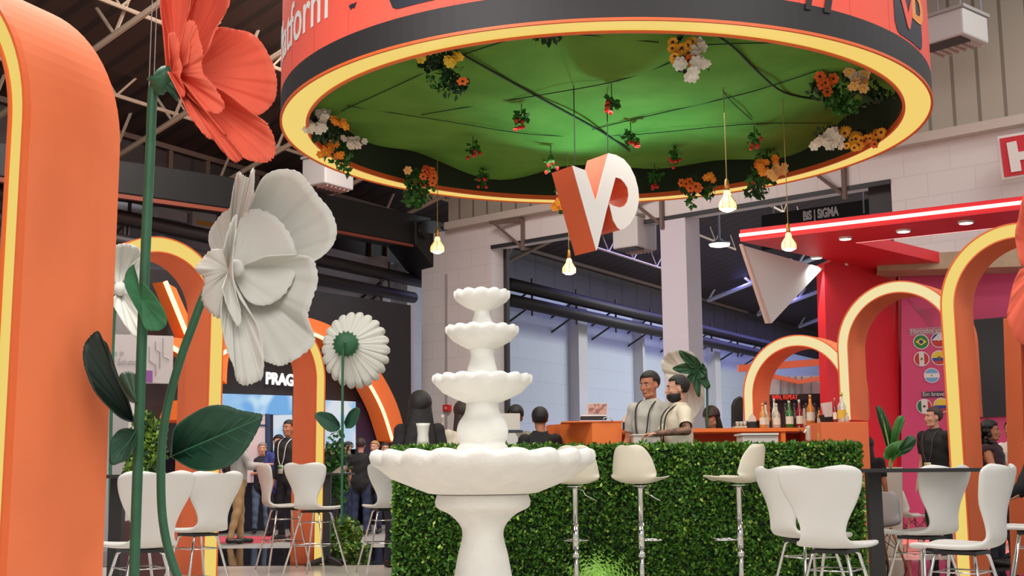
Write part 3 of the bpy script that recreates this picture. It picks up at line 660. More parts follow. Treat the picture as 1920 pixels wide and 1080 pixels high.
def midrib(parent, pts, D, rpx=1.2): px_tube(pts, D, rpx, 6).build('midrib', LEAFV, parent, smooth=True)

# coral poppy
t = thing('giant_paper_poppy', 'giant coral paper poppy on a tall green stem, top left of the photo', 'giant flower', P(250, 1085, 4.9))
D = 4.85
petal(t, (330, 132), [(312, 132), (306, 60), (300, 0), (308, -70), (345, -95), (376, -50), (362, 0), (348, 60), (340, 120)], D+.10, -.12, CORAL, bulge=.05, wr=.012)
petal(t, (340, 132), [(335, 100), (346, 50), (358, 0), (368, -80), (405, -115), (436, -60), (431, 0), (424, 22), (404, 56), (386, 100), (355, 128)], D+.04, -.16, CORAL, bulge=.09, wr=.014, wseed=2)
petal(t, (350, 138), [(384, 98), (404, 57), (418, 51), (440, 55), (465, 60), (486, 75), (505, 105), (516, 135), (519, 160), (515, 186), (500, 206), (478, 217), (450, 206), (410, 190), (368, 160)], D+.02, .08, CORAL, bulge=.06, wr=.008, wseed=3, scal=.012)
petal(t, (332, 145), [(372, 150), (421, 172), (475, 213), (498, 230), (511, 253), (516, 281), (507, 300), (484, 304), (455, 294), (430, 270), (385, 220), (350, 180)], D-.02, -.10, CORAL, bulge=.06, wr=.006, wseed=5, scal=.025)
petal(t, (322, 138), [(350, 160), (380, 200), (420, 250), (452, 288), (449, 300), (438, 302), (418, 284), (400, 262), (386, 256), (357, 219), (337, 179), (314, 134)], D-.05, -.16, CORAL, bulge=-.03, wr=.010, wseed=6, scal=.03)
petal(t, (330, 138), [(352, 120), (356, 80), (350, 45), (362, 40), (370, 55), (374, 75), (380, 95), (378, 120), (382, 140), (400, 160), (420, 195), (410, 212), (385, 206), (352, 180)], D-.06, -.12, CORAL, bulge=-.05, wr=.010, wseed=7, scal=.05)
petal(t, (322, 136), [(318, 110), (316, 70), (322, 62), (332, 66), (337, 88), (336, 104), (342, 128), (338, 145), (348, 172), (342, 182), (330, 165)], D-.10, -.08, CORAL, bulge=-.03, wr=.006, wseed=8, scal=.06)
b = MB(); b.ell(P(345, 140, D-.02), (.03, .03, .03), 10); b.build('flower_heart', mat('deep_coral_heart', (226, 74, 54), .8), t, smooth=True)
b = MB(); b.ell(P(308, 148, D+.02), (.045, .05, .06), 12, R=Matrix.Rotation(.5, 3, 'Y')); b.lathe([(.055, .02), (.03, 0), (.02, -.04)], 10, P(300, 158, D+.02)); b.build('calyx', GSTEM, t, smooth=True)
petal(t, (300, 145), [(312, 135), (322, 150), (330, 172), (334, 190), (322, 178), (306, 160)], D, .0, GSTEM, name='sepal', nr=6)
px_tube([(311, 132), (297, 146), (288, 165), (285, 200), (281, 300), (276, 400), (271, 520), (266, 640), (261, 800), (256, 940), (251, 1092)], 4.9, 9.5).build('stem', GSTEM, t, smooth=True)
def leaf(parent, base, out, D, dtip, m_, rib, bulge=.0, **k):
    o = petal(parent, base, out, D, dtip, m_, name='leaf', bulge=bulge, wr=.003, scal=.012, **k)
    return o
leaf(t, (264, 560), [(258, 522), (252, 502), (249, 496), (236, 512), (235, 537), (249, 566), (262, 590), (272, 616), (288, 620), (302, 618), (312, 607), (310, 588), (296, 562), (278, 540), (268, 530)], 4.84, -.03, mat('folded_green_leaf', (46, 108, 66), .7, noise=.25, nscale=18), None)
leaf(t, (250, 790), [(253, 793), (229, 785), (208, 768), (180, 737), (166, 709), (157, 679), (157, 651), (168, 632), (183, 621), (192, 635), (202, 648), (208, 682), (225, 721), (239, 746), (247, 772)], 4.84, -.12, mat('blackish_green_leaf', (16, 36, 24)), None)
leaf(t, (256, 754), [(256, 756), (243, 752), (232, 735), (224, 712), (228, 700), (245, 697), (257, 708), (260, 735)], 4.87, .08, GLEAF, None)
lf = leaf(t, (254, 810), [(256, 806), (229, 804), (211, 820), (206, 841), (207, 870), (225, 868), (243, 856), (254, 834)], 4.86, -.03, GLEAF, None)
midrib(lf, [(254, 808), (236, 836), (212, 862)], 4.835, .8)

# white poppy
t = thing('giant_paper_poppy', 'giant white paper poppy on a bent green stem, left of the photo', 'giant flower', P(335, 1085, 5.1))
D = 5.05
petal(t, (428, 505), [(405, 500), (396, 470), (391, 445), (398, 425), (416, 401), (431, 389), (438, 350), (446, 324), (456, 330), (467, 334), (471, 321), (477, 320), (475, 371), (470, 420), (450, 480)], D+.12, .0, WPETAL, bulge=.03, wr=.009, wseed=1, scal=.03)
petal(t, (434, 508), [(444, 470), (458, 410), (474, 372), (493, 334), (520, 319), (556, 321), (579, 344), (597, 368), (621, 398), (631, 433), (621, 463), (588, 490), (530, 506), (470, 512)], D+.05, -.06, WPETAL, bulge=.10, wr=.005, wseed=2, scal=.010)
petal(t, (434, 508), [(500, 480), (560, 478), (588, 490), (595, 528), (583, 567), (577, 596), (590, 635), (579, 655), (545, 678), (524, 685), (504, 679), (490, 668), (466, 600), (445, 545)], D, -.10, WPETAL, bulge=.08, wr=.006, wseed=3, scal=.018)
petal(t, (430, 512), [(450, 560), (482, 610), (494, 660), (492, 705), (483, 714), (460, 722), (444, 713), (439, 690), (426, 658), (419, 627), (414, 585), (420, 540)], D-.04, -.14, WPETAL, bulge=-.02, wr=.006, wseed=4, scal=.02)
petal(t, (432, 506), [(428, 470), (398, 468), (380, 486), (367, 505), (380, 518), (383, 534), (378, 562), (398, 589), (416, 594), (430, 560)], D+.04, -.02, WPETAL, bulge=-.03, wr=.008, wseed=5, scal=.06)
petal(t, (432, 506), [(440, 450), (452, 410), (480, 392), (520, 410), (548, 450), (556, 500), (536, 548), (500, 572), (466, 565), (446, 535)], D-.03, -.01, WPETAL, bulge=.025, wr=.004, wseed=6, scal=.03)
petal(t, (428, 508), [(418, 470), (432, 420), (444, 405), (440, 450), (436, 500), (442, 548), (452, 590), (446, 612), (428, 580), (416, 540)], D-.08, -.12, WPETAL, bulge=-.03, wr=.005, wseed=7, scal=.05)
b = MB(); b.ell(P(443, 503, D-.08), (.034, .03, .038), 14); b.build('flower_heart', WPETAL, t, smooth=True)
px_tube([(400, 520), (380, 560), (362, 608), (340, 668), (318, 745), (306, 810), (302, 870), (303, 950), (311, 1010), (325, 1060), (338, 1092)], 5.1, 8).build('stem', GSTEM, t, smooth=True)
lf = leaf(t, (320, 856), [(322, 850), (324, 816), (334, 795), (369, 771), (394, 761), (422, 760), (450, 769), (478, 774), (492, 780), (483, 806), (462, 842), (436, 869), (405, 881), (373, 882), (348, 873), (331, 862)], 5.04, -.18, GLEAF, None, bulge=-.04)
D_ = lambda s: 5.02-.18*s-.04*math.sin(PI*s)-.012
b = MB(); q = [P(320+s*168, 856-s*72, D_(s)-.006) for s in [k/10 for k in range(11)]]; b.tube(q, [.004*(1.15-k/10) for k in range(11)], 6); b.build('midrib', LEAFV, lf, smooth=True)
b = MB()
for s in (.15, .3, .45, .6, .75):
    for sg in (-1, 1):
        x0, y0 = 320+s*168, 856-s*72; x1, y1 = x0+34, y0+(-44 if sg < 0 else 26)*(1.1-s*.7)
        b.tube([P(x0, y0, D_(s)-.004), P(x1, y1, D_(min(1, s+.12))-.004)], [.0022, .001], 5)
b.build('side_vein', mat('faint_vein', (40, 92, 66), .6), lf, smooth=True)

# white daisy seen from behind
def daisy(label, c, rx, ry, D, cal, stem, leaves, n=22, cr=23):
    t = thing('giant_paper_daisy', label, 'giant flower', P(stem[-1][0], stem[-1][1], D))
    for L in range(2):
        for k in range(n):
            a = 2*PI*(k+L*.5)/n; w_ = 2*PI/n*.62
            f = lambda aa, s: (cal[0]+(c[0]+rx*math.cos(aa)-cal[0])*s, cal[1]+(c[1]+ry*math.sin(aa)-cal[1])*s)
            sc = 1.0 if L == 0 else .9
            petal(t, cal, [f(a-w_*.75, .55*sc), f(a-w_, .85*sc), f(a-w_*.5, .99*sc), f(a, 1.02*sc), f(a+w_*.5, .99*sc), f(a+w_, .85*sc), f(a+w_*.75, .55*sc)], D+.02+.02*L, .16, WPETAL, nr=6, seg=3, wr=.006, wf=6, wseed=k)
    b = MB(); cc = P(cal[0], cal[1], D); b.ell(cc+Vector((0, .03, 0)), (cr*D/2280, .07, cr*D/2280), 20)
    for k in range(18):
        a = 2*PI*k/18; r_ = cr*D/2280; d = Vector((math.cos(a), 0, math.sin(a))); s_ = Vector((-math.sin(a), 0, math.cos(a)))
        b.add([cc+d*r_*.9+s_*.02, cc+d*r_*1.16+Vector((0, .02, 0)), cc+d*r_*.9-s_*.02], [(0, 1, 2)])
    b.build('calyx', mat('calyx_green', (30, 84, 50), .6, noise=.2), t, smooth=True)
    px_tube(stem, D-.02, 2.6).build('stem', GSTEM, t, smooth=True)
    for bs, out in leaves: leaf(t, bs, out, D-.03, -.08, GLEAF, None)
    return t
daisy('giant white paper daisy seen from behind with a green calyx, right of the yellow-rimmed arch', (667, 657), 63, 71, 12.0, (648, 645), [(647, 640, 11.9), (643, 668), (642, 800), (641, 985)],
      [((638, 800), [(636, 806), (620, 810), (604, 800), (590, 780), (600, 772), (622, 776), (636, 792)]), ((646, 795), [(645, 792), (655, 772), (668, 764), (675, 770), (670, 790), (660, 802), (648, 803)])])

# white flower behind the huge arch
t = thing('giant_paper_poppy', 'white paper flower half hidden behind the huge left arch, over the far arch', 'giant flower', P(214, 1010, 9.8))
petal(t, (222, 545), [(205, 500), (200, 470), (220, 459), (243, 458), (262, 468), (268, 488), (256, 500), (244, 520)], 9.85, -.1, WPETAL, wr=.02, bulge=.1, scal=.02)
petal(t, (222, 545), [(244, 500), (270, 480), (280, 520), (262, 545), (266, 580), (274, 632), (256, 634), (236, 612), (222, 590), (208, 565)], 9.8, -.25, WPETAL, wr=.02, bulge=-.05, wseed=3, scal=.02)
petal(t, (222, 545), [(205, 560), (190, 540), (188, 500), (200, 480), (214, 500)], 9.9, .05, WPETAL, wr=.02, wseed=5)
b = MB(); b.ell(P(226, 542, 9.72), (.06, .06, .06), 10); b.build('flower_heart', WPETAL, t, smooth=True)
px_tube([(222, 548), (214, 600), (208, 800), (206, 1010)], 9.95, 3).build('stem', GSTEM, t, smooth=True)

# white flower with green sepals behind the bartenders
t = thing('giant_paper_poppy', 'white paper flower with drooping green sepals behind the bearded bartender', 'giant flower', P(1325, 900, 14.5))
D = 14.5
petal(t, (1290, 705), [(1262, 716), (1246, 702), (1240, 680), (1252, 662), (1275, 656), (1300, 662), (1308, 684)], D, .1, WPETAL, wr=.02, bulge=.1, scal=.02)
petal(t, (1290, 705), [(1308, 690), (1318, 720), (1318, 760), (1300, 788), (1284, 780), (1268, 750), (1266, 720)], D, .15, WPETAL, wr=.02, bulge=.1, scal=.02, wseed=2)
for k, out in enumerate(([(1300, 700), (1278, 700), (1261, 691), (1278, 682), (1300, 680)], [(1295, 690), (1278, 672), (1273, 657), (1290, 662), (1308, 672), (1318, 690)], [(1318, 680), (1325, 692), (1323, 706), (1308, 712)], [(1312, 690), (1324, 705), (1332, 724), (1324, 729), (1312, 716)], [(1310, 700), (1314, 722), (1311, 745), (1302, 730), (1298, 708)], [(1305, 700), (1298, 716), (1284, 726), (1288, 708), (1296, 695)])):
    petal(t, (1309, 690), out, D-.08, -.06, mat('sepal_green', (32, 84, 52), .6, noise=.25), name='sepal', nr=6, wseed=k, wr=.012)
px_tube([(1312, 688), (1322, 690), (1325, 710), (1326, 760), (1326, 900)], D-.1, 2.2).build('stem', GSTEM, t, smooth=True)

# coral flower cut by the right edge
t = thing('giant_paper_poppy', 'giant coral paper flower cut off by the right edge of the photo', 'giant flower', P(1990, 1100, 8))
petal(t, (1965, 470), [(1915, 500), (1906, 462), (1904, 435), (1910, 408), (1918, 370), (1930, 345), (1975, 330), (2010, 400)], 8, -.15, CORAL, bulge=.1, scal=.01)
petal(t, (1965, 480), [(1912, 506), (1899, 535), (1893, 565), (1889, 600), (1910, 640), (1950, 650), (1990, 600), (1995, 540)], 7.95, -.2, CORAL, bulge=-.1, scal=.012, wseed=3)
petal(t, (1970, 470), [(2010, 380), (2060, 420), (2070, 500), (2040, 560), (1995, 540)], 8, -.1, CORAL, bulge=.1, wseed=4)
b = MB(); b.ell(P(1968, 472, 7.93), (.07, .05, .07), 10); b.build('flower_heart', mat('deep_coral_heart', (226, 74, 54)), t, smooth=True)
px_tube([(1970, 480, 8.1), (1990, 700, 8.1), (1992, 1100, 8.1)], 8.1, 6).build('stem', GSTEM, t, smooth=True)

# ================================================================== RED BOOTH ON THE RIGHT
RED = mat('booth_red', (222, 34, 46), .45); REDD = mat('booth_deep_red', (176, 14, 34), .5); MAG = mat('booth_magenta', (222, 76, 130), .6, rgb2=(212, 70, 112), nscale=.7)
NEONR = mat('neon_red_white', (255, 200, 200), .4, emit=(255, 190, 180), es=1.6)
c0 = P(1388, 453, 15); u1 = (PZ(1915, 393, c0.z)-c0).normalized(); u2 = Vector((.72, .694, 0)).normalized(); wd = .95; zc = c0.z
t = thing('booth_canopy', 'red angular canopy with downlights and a neon edge strip on the right', 'canopy', c0)
poly = [c0, c0+u1*5.2, c0+u1*5.2+u2*wd, c0+u1*wd+u2*wd, c0+u2*4.0+u1*wd, c0+u2*4.0]
MB().prism(poly, (0, 0, .15)).build('frame', RED, t)
b = MB(); nn = u1.cross(Vector((0, 0, 1))).normalized(); nn = nn if nn.y < 0 else -nn
b.prism([c0+nn*.01+Vector((0, 0, .055)), c0+u1*5.2+nn*.01+Vector((0, 0, .055)), c0+u1*5.2+nn*.01+Vector((0, 0, .095)), c0+nn*.01+Vector((0, 0, .095))], nn*.02); b.build('neon_strip', NEONR, t)
b = MB(); b.prism([c0+u1*wd+u2*wd, c0+u1*5.2+u2*wd, c0+u1*5.2+u2*(wd+.02), c0+u1*wd+u2*(wd+.02)], (0, 0, .04)); b.build('neon_strip', NEONR, t)
LAMPW = mat('downlight_white', (255, 255, 250), .3, emit=(255, 250, 244), es=5)
for i, (x, y, w_) in enumerate(((1585, 446, 11), (1694, 432, 12), (1811, 416, 13), (1531, 482, 10), (1579, 496, 10), (1627, 510, 11))):
    p = PZ(x, y, zc-.005); b = MB(); r_ = w_*p.y/2280; b.lathe([(r_*1.15, .01), (r_*1.15, -.012), (r_, -.02), (.001, -.022)], 20, p); f = b.build('downlight', WHITEP, t, smooth=True)
    b = MB(); b.lathe([(r_*.95, -.021), (.001, -.03)], 20, p, cap=False); b.build('lens', LAMPW, f, smooth=True)
    if i in (1, 3, 5):
        l = bpy.data.lights.new('downlight_beam', 'SPOT'); l.energy = 60; l.spot_size = 2.2; l.spot_blend = .8; l.color = (1, .95, .9); o = bpy.data.objects.new('downlight_beam', l); C.objects.link(o); o.location = p+Vector((0, 0, -.05))
# white triangle panel hung below the canopy
tn = u2.cross(Vector((0, 0, 1))).normalized(); tn = tn if tn.y < 0 else -tn
tp = c0+u2*.02+Vector((0, 0, -.02))
t = thing('triangle_panel', 'white downward-pointing triangle panel hanging from the corner of the red canopy', 'panel', tp)
b = MB(); plate(b, [(1396, 461), (1543, 503), (1447, 606)], tp, tn, .035); b.build('panel', mat('panel_white', (214, 218, 216), .5), t)
b = MB(); plate(b, [(1391, 457), (1396, 461), (1447, 606), (1440, 606)], tp+tn*.01, tn, .045); b.build('edge', mat('panel_pink_edge', (206, 178, 172), .5), t)
# booth walls
wp = c0+u2*.25+u1*.35
t = thing('booth_wall', 'deep red booth wall under the canopy, seen through the middle arch', 'booth wall', wp)
b = MB(); wn = tn
plate(b, [(1545, 496), (1600, 470), (1690, 512), (1692, 1000), (1560, 1000)], P(1690, 800, 17.6), wn, .12); b.build('panel', RED, t)
b = MB(); plate(b, [(1684, 512), (1692, 512), (1694, 1000), (1686, 1000)], P(1690, 800, 17.55), wn, .1); b.build('edge_post', REDD, t)
mp = P(1690, 800, 17.5); mn = Vector((-.25, -.97, 0)).normalized()
t = thing('booth_wall', 'magenta booth wall carrying round flag stickers and a black screen', 'booth wall', mp)
b = MB(); plate(b, [(1690, 500), (1990, 470), (2000, 1002), (1690, 990)], mp, mn, .12); b.build('panel', MAG, t)
b = MB()
for k in range(11):
    x = 1702+k*2.0; plate(b, [(x, 560+k*2), (x+1.2, 560+k*2), (1748+k*1.2, 618-k*4), (1747+k*1.2, 618-k*4)], mp+mn*.015, mn, .005)
b.build('ray_pattern', mat('pale_ray', (206, 110, 140), .6), t)
b = MB(); plate(b, [(1704, 616), (1764, 612), (1766, 626), (1705, 630)], mp+mn*.01, mn, .008); b.build('title_strip', mat('grey_pink_strip', (190, 130, 146), .6), t)
text_on('title', 'Mercados atuais', .10, PP(1707, 626, mp+mn*.02, mn), Vector((.97, -.25, 0)), WHITEP, t, width=.52)
b = MB(); plate(b, [(1728, 735), (1769, 733), (1770, 744), (1729, 746)], mp+mn*.01, mn, .008); b.build('title_strip', mat('dark_strip', (84, 66, 84), .6), t)
text_on('title', 'Em breve', .085, PP(1730, 743, mp+mn*.02, mn), Vector((.97, -.25, 0)), WHITEP, t, width=.29)
# black screen
b = MB(); plate(b, [(1817, 600), (1892, 594), (1906, 779), (1834, 783)], mp+mn*.07, mn, .06)
sc = b.build('screen', mat('screen_black', (30, 28, 27), .5), None); tag(sc, 'tall matt black screen on the magenta wall beside the tall arch', 'screen')
b = MB()
for x, y, h in ((1885, 683, 4), (1885, 692, 9), (1887, 705, 3), (1887, 712, 4), (1889, 733, 4), (1890, 745, 5)): plate(b, [(x, y), (x+4, y), (x+4, y+h), (x, y+h)], mp+mn*.082, mn, .01)
o = b.build('screen_lettering', WHITEP, sc, world=False)
# flags
def flag(cx, cy, label, fn):
    r = 14.2; t = thing('flag_sticker', label, 'flag', PP(cx, cy, mp, mn), 0, 'round flag stickers on the magenta wall')
    c = PP(cx, cy, mp+mn*.012, mn); X = Vector((.97, -.25, 0)); Z = Vector((0, 0, 1)); R = (PP(cx, cy-r, mp, mn)-PP(cx, cy, mp, mn)).length
    def disc(R0, off, nm, m_, clip=lambda x, y: (x, y)):
        pts = [clip(R0*math.cos(2*PI*k/32), R0*math.sin(2*PI*k/32)) for k in range(32)]
        MB().prism([c+X*x+Z*y+mn*off for x, y in pts], mn*.004).build(nm, m_, t)
    disc(R, 0, 'border', WHITEP)
    for it in fn(R*.88): 
        nm, rgb, poly, off = it
        MB().prism([c+X*x+Z*y+mn*(.004+off) for x, y in poly], mn*.003).build(nm, mat('flag_'+'_'.join(map(str, rgb)), rgb, .6), t)
def seg(R, y0, y1, ax=0, n=14):   # slice of the disc between y0..y1 (fractions); ax=1: vertical slices
    pts = []
    for k in range(n+1): y = R*(y0+(y1-y0)*k/n); pts.append((math.sqrt(max(0, R*R-y*y)), y))
    for k in range(n, -1, -1): y = R*(y0+(y1-y0)*k/n); pts.append((-math.sqrt(max(0, R*R-y*y)), y))
    return [(y, x) for x, y in pts] if ax else pts
circ = lambda r, n=20: [(r*math.cos(2*PI*k/n), r*math.sin(2*PI*k/n)) for k in range(n)]
flag(1727, 641, 'round sticker of a green flag with a yellow diamond and blue disc', lambda R: [('field', (40, 130, 60), circ(R), 0), ('diamond', (236, 214, 70), [(-R*.8, 0), (0, -R*.55), (R*.8, 0), (0, R*.55)], .003), ('globe', (36, 54, 120), circ(R*.3), .006)])
flag(1760, 638, 'round sticker of a red, white and blue flag with one star', lambda R: [('stripe', (196, 52, 48), seg(R, -1, 0), 0), ('stripe', (226, 224, 222), seg(R, 0, 1), 0), ('canton', (34, 66, 140), [p for p in seg(R, 0, 1) if p[0] <= 0]+[(0, R), (0, 0)][:1]+[(0, 0)], .003), ('star', (235, 235, 235), circ(R*.14, 5), .006)])
flag(1728, 673, 'round sticker of a red and white striped flag with a small emblem', lambda R: [('field', (196, 44, 44), circ(R), 0), ('stripe', (228, 224, 218), seg(R, -.36, .36, 1), .003), ('emblem', (120, 140, 80), circ(R*.2), .006)])
flag(1761, 671, 'round sticker of a yellow, blue and red flag with an emblem', lambda R: [('stripe', (236, 204, 60), seg(R, 0, 1), 0), ('stripe', (40, 72, 150), seg(R, -.45, 0), 0), ('stripe', (204, 56, 50), seg(R, -1, -.45), 0), ('emblem', (120, 100, 70), circ(R*.26), .004)])
flag(1747, 704, 'round sticker of a light blue and white striped flag with a sun', lambda R: [('stripe', (116, 172, 216), seg(R, .33, 1), 0), ('stripe', (230, 230, 228), seg(R, -.33, .33), 0), ('stripe', (116, 172, 216), seg(R, -1, -.33), 0), ('sun', (214, 170, 80), circ(R*.15), .004)])
flag(1733, 762, 'round green, white and red flag sticker below the dark strip', lambda R: [('stripe', (30, 110, 74), seg(R, -1, -.4, 1), 0), ('stripe', (230, 228, 224), seg(R, -.4, .5, 1), 0), ('stripe', (200, 44, 60), seg(R, .5, 1, 1), 0), ('emblem', (90, 80, 50), circ(R*.2), .004)])
flag(1765, 760, 'round sticker of a yellow, blue and red flag without emblem, lowest right', lambda R: [('stripe', (240, 208, 70), seg(R, 0, 1), 0), ('stripe', (44, 66, 150), seg(R, -.5, 0), 0), ('stripe', (200, 50, 60), seg(R, -1, -.5), 0)])
# wooden beam, red block and back frame
t = thing('wooden_beam', 'pale wooden beam above the magenta wall, behind the tall arch', 'beam', P(1760, 490, 16.9))
b = MB(); bp = P(1645, 490, 16.9); plate(b, [(1645, 480), (1960, 462), (1960, 498), (1645, 508)], bp, mn, .6); b.build('beam', mat('pale_wood', (186, 160, 128), .6, noise=.2, nscale=5), t)
b = MB(); q = PZ(1715, 505, bp.z-.2); b.lathe([(.05, 0), (.04, -.03)], 12, P(1715, 505, 17)); b.build('spot', LAMPW, t)
# floor plinth of the booth with red light line
t = thing('booth_plinth', 'low pale plinth with a glowing red line at the foot of the red booth', 'plinth', P(1700, 975, 18.0))
b = MB(); q0, q1_ = P(1640, 985, 17.0), P(1990, 985, 17.0)
b.box(((q0.x+q1_.x)/2, 17.4, .06), (q1_.x-q0.x, 1.0, .12)); b.build('deck', mat('plinth_grey', (190, 178, 170), .5), t)
b = MB(); b.box(((q0.x+q1_.x)/2, 16.88, .08), (q1_.x-q0.x, .03, .05)); b.build('light_line', mat('red_light_line', (255, 120, 110), .4, emit=(250, 84, 84), es=1.6), t)
# orange crossbars seen through the smallest arch
t = thing('back_booth', 'white back booth with orange crossbars seen through the smallest arch', 'booth', P(1500, 760, 19))
bk = P(1500, 700, 19); b = MB()
plate(b, [(1385, 684), (1600, 668), (1600, 680), (1385, 697)], bk, Vector((0, -1, 0)), .1); plate(b, [(1444, 700), (1498, 712), (1600, 695), (1600, 703), (1498, 720), (1444, 708)], bk, Vector((0, -1, 0)), .1)
b.build('crossbar', mat('coral_bar', (232, 120, 84), .5), t)
b = MB(); plate(b, [(1442, 706), (1560, 704), (1560, 742), (1442, 742)], bk+Vector((0, .3, 0)), Vector((0, -1, 0)), .1); b.build('white_wall', mat('white_board', (214, 216, 220), .6), t)
b = MB()
for x in (1462, 1478, 1490, 1502, 1520): plate(b, [(x, 706), (x+3, 706), (x+3, 741), (x, 741)], bk+Vector((0, .25, 0)), Vector((0, -1, 0)), .04)
b.build('mullion', mat('grey_mullion', (150, 152, 158), .6), t)
b = MB(); plate(b, [(1442, 740), (1562, 737), (1562, 748), (1442, 752)], bk-Vector((0, .1, 0)), Vector((0, -1, 0)), .1); b.build('black_strip', BLACKP, t)
text_on('strip_lettering', 'WIN, REPEAT', .1, PP(1447, 749, bk-Vector((0, .12, 0)), Vector((0, -1, 0))), Vector((1, 0, 0)), mat('letter_red', (214, 60, 46), .5, emit=(220, 60, 44), es=.6), t, width=.4, extrude=.01)
b = MB(); plate(b, [(1442, 752), (1562, 748), (1562, 900), (1442, 900)], bk+Vector((0, .1, 0)), Vector((0, -1, 0)), .1); b.build('dark_counter', mat('dark_counter', (40, 38, 42), .4), t)
b = MB(); plate(b, [(1545, 690), (1562, 684), (1582, 800), (1560, 800)], bk-Vector((0, .5, 0)), Vector((0, -1, 0)), .1); b.build('red_fin', REDD, t)

# ================================================================== DARK BOOTH AT THE LEFT REAR
dp = LW0+LN*1.9; dn = LN
t = thing('dark_booth', 'dark booth behind the daisy with glowing blue screens and white letters', 'booth', PP(600, 900, dp, dn))
b = MB(); plate(b, [(205, 500), (420, 512), (590, 545), (774, 573), (776, 1010), (735, 1010), (735, 840), (205, 850)], dp, dn, .8); b.build('shell', mat('booth_black', (32, 27, 30), .6, noise=.15), t)
b = MB(); plate(b, [(205, 835), (735, 838), (735, 990), (205, 1000)], dp-dn*.9, dn, .1); b.build('back_wall', mat('booth_navy', (34, 34, 54), .6), t)
b = MB(); plate(b, [(772, 573), (776, 574), (778, 985), (774, 985)], dp+dn*.03, dn, .1); b.build('edge_trim', mat('booth_edge', (170, 166, 180), .5), t)
def screenmat(name, a, c, sc):
    m = mat(name, (10, 10, 14), .3, emit=a, es=.95); nt = m.node_tree; bb = nt.nodes['Principled BSDF']; tc = nt.nodes.new('ShaderNodeTexCoord'); wv = nt.nodes.new('ShaderNodeTexNoise'); wv.inputs['Scale'].default_value = sc; wv.inputs['Detail'].default_value = 1; wv.inputs['Distortion'].default_value = 1.5
    mx = nt.nodes.new('ShaderNodeMix'); mx.data_type = 'RGBA'; mx.inputs[6].default_value = lin(a)+(1,); mx.inputs[7].default_value = lin(c)+(1,)
    rp = nt.nodes.new('ShaderNodeMapRange'); rp.inputs[1].default_value = .42; rp.inputs[2].default_value = .58
    nt.links.new(tc.outputs['Object'], wv.inputs['Vector']); nt.links.new(wv.outputs[0], rp.inputs[0]); nt.links.new(rp.outputs[0], mx.inputs[0]); nt.links.new(mx.outputs[2], bb.inputs['Emission Color']); return m
SCB = screenmat('blue_screen', (110, 170, 226), (196, 226, 244), .9); SCW = screenmat('pale_screen', (214, 220, 230), (150, 200, 232), .8)
b = MB(); plate(b, [(416, 738), (548, 742), (548, 778), (416, 774)], dp+dn*.04, dn, .05); b.build('screen_header', SCB, t)
b = MB(); plate(b, [(516, 778), (548, 778), (548, 870), (516, 870)], dp+dn*.05, dn, .05); b.build('screen', SCW, t)
b = MB(); plate(b, [(606, 750), (667, 753), (667, 842), (606, 842)], dp+dn*.05, dn, .05); b.build('screen', SCW, t)
b = MB(); plate(b, [(416, 774), (500, 776), (500, 905), (416, 905)], dp+dn*.02, dn, .05); b.build('pinkish_panel', mat('pink_grey_panel', (196, 176, 176), .6, emit=(196, 176, 176), es=.25), t)
b = MB(); plate(b, [(500, 776), (507, 776), (507, 905), (500, 905)], dp+dn*.06, dn, .05); plate(b, [(416, 795), (500, 796), (500, 799), (416, 798)], dp+dn*.04, dn, .05); b.build('post', mat('booth_blue_post', (40, 60, 96), .5), t)
b = MB(); plate(b, [(668, 752), (704, 754), (704, 900), (668, 900)], dp+dn*.03, dn, .05); b.build('purple_panel', mat('dark_purple', (42, 30, 62), .6), t)
h0 = PP(497, 719, dp+dn*.06, dn); h1 = PP(552, 722, dp+dn*.06, dn)
text_on('lettering', 'PRAGM', .3, h0, LD, mat('letter_lit', (230, 228, 226), .5, emit=(228, 226, 224), es=.6), t, width=(PP(566, 723, dp+dn*.06, dn)-h0).length, extrude=.01, bold=.012)
# neon-edged orange arch pieces on the booth
NEON = mat('neon_orange_white', (255, 190, 150), .4, emit=(255, 176, 130), es=2.4); NEONH = mat('booth_orange', (236, 112, 44), .6, emit=(236, 112, 44), es=.12)
t = thing('neon_arch', 'orange arch with a glowing neon inner edge on the dark booth, behind the daisy', 'arch', PP(700, 700, dp, dn))
outer = [(425, 720), (432, 660), (470, 610), (530, 590), (600, 602), (660, 636), (708, 690), (744, 757), (764, 830)]
inner = [(402, 700), (412, 668), (462, 640), (530, 618), (592, 628), (640, 660), (684, 708), (716, 765), (736, 826)]
outer = [(q.x, q.y) for q in catmull([Vector((x, y, 0)) for x, y in outer], 6)]; inner = [(q.x, q.y) for q in catmull([Vector((x, y, 0)) for x, y in inner], 6)]
b = MB(); plate(b, outer+inner[::-1], dp+dn*.5, dn, .4)
rows = [[PP(*o_, dp+dn*.5, dn), PP(*o_, dp+dn*.5, dn)-dn*.4, PP(*i_, dp+dn*.5, dn)-dn*.4, PP(*i_, dp+dn*.5, dn)] for o_, i_ in zip(outer, inner)]
b = MB(); b.grid(rows, closed=True); b.build('arch_body', NEONH, t)
b = MB(); b.tube([PP(x, y, dp+dn*.52, dn) for x, y in inner], .035, 6); b.build('neon_tube', NEON, t)
t = thing('neon_bars', 'slanted orange bars with neon tubes inside the far left arch opening', 'light decoration', PP(335, 600, dp+dn*.4, dn))
b = MB(); plate(b, [(309, 528), (330, 540), (352, 590), (356, 640), (350, 628)], dp+dn*.45, dn, .3); b.build('bar_body', NEONH, t); b = MB(); plate(b, [(322, 632), (352, 636), (352, 668), (324, 652)], dp+dn*.45, dn, .3); b.build('bar_body', NEONH, t); b = MB(); plate(b, [(347, 750), (362, 753), (346, 792), (332, 787)], dp+dn*.45, dn, .45); b.build('bar_body', NEONH, t)
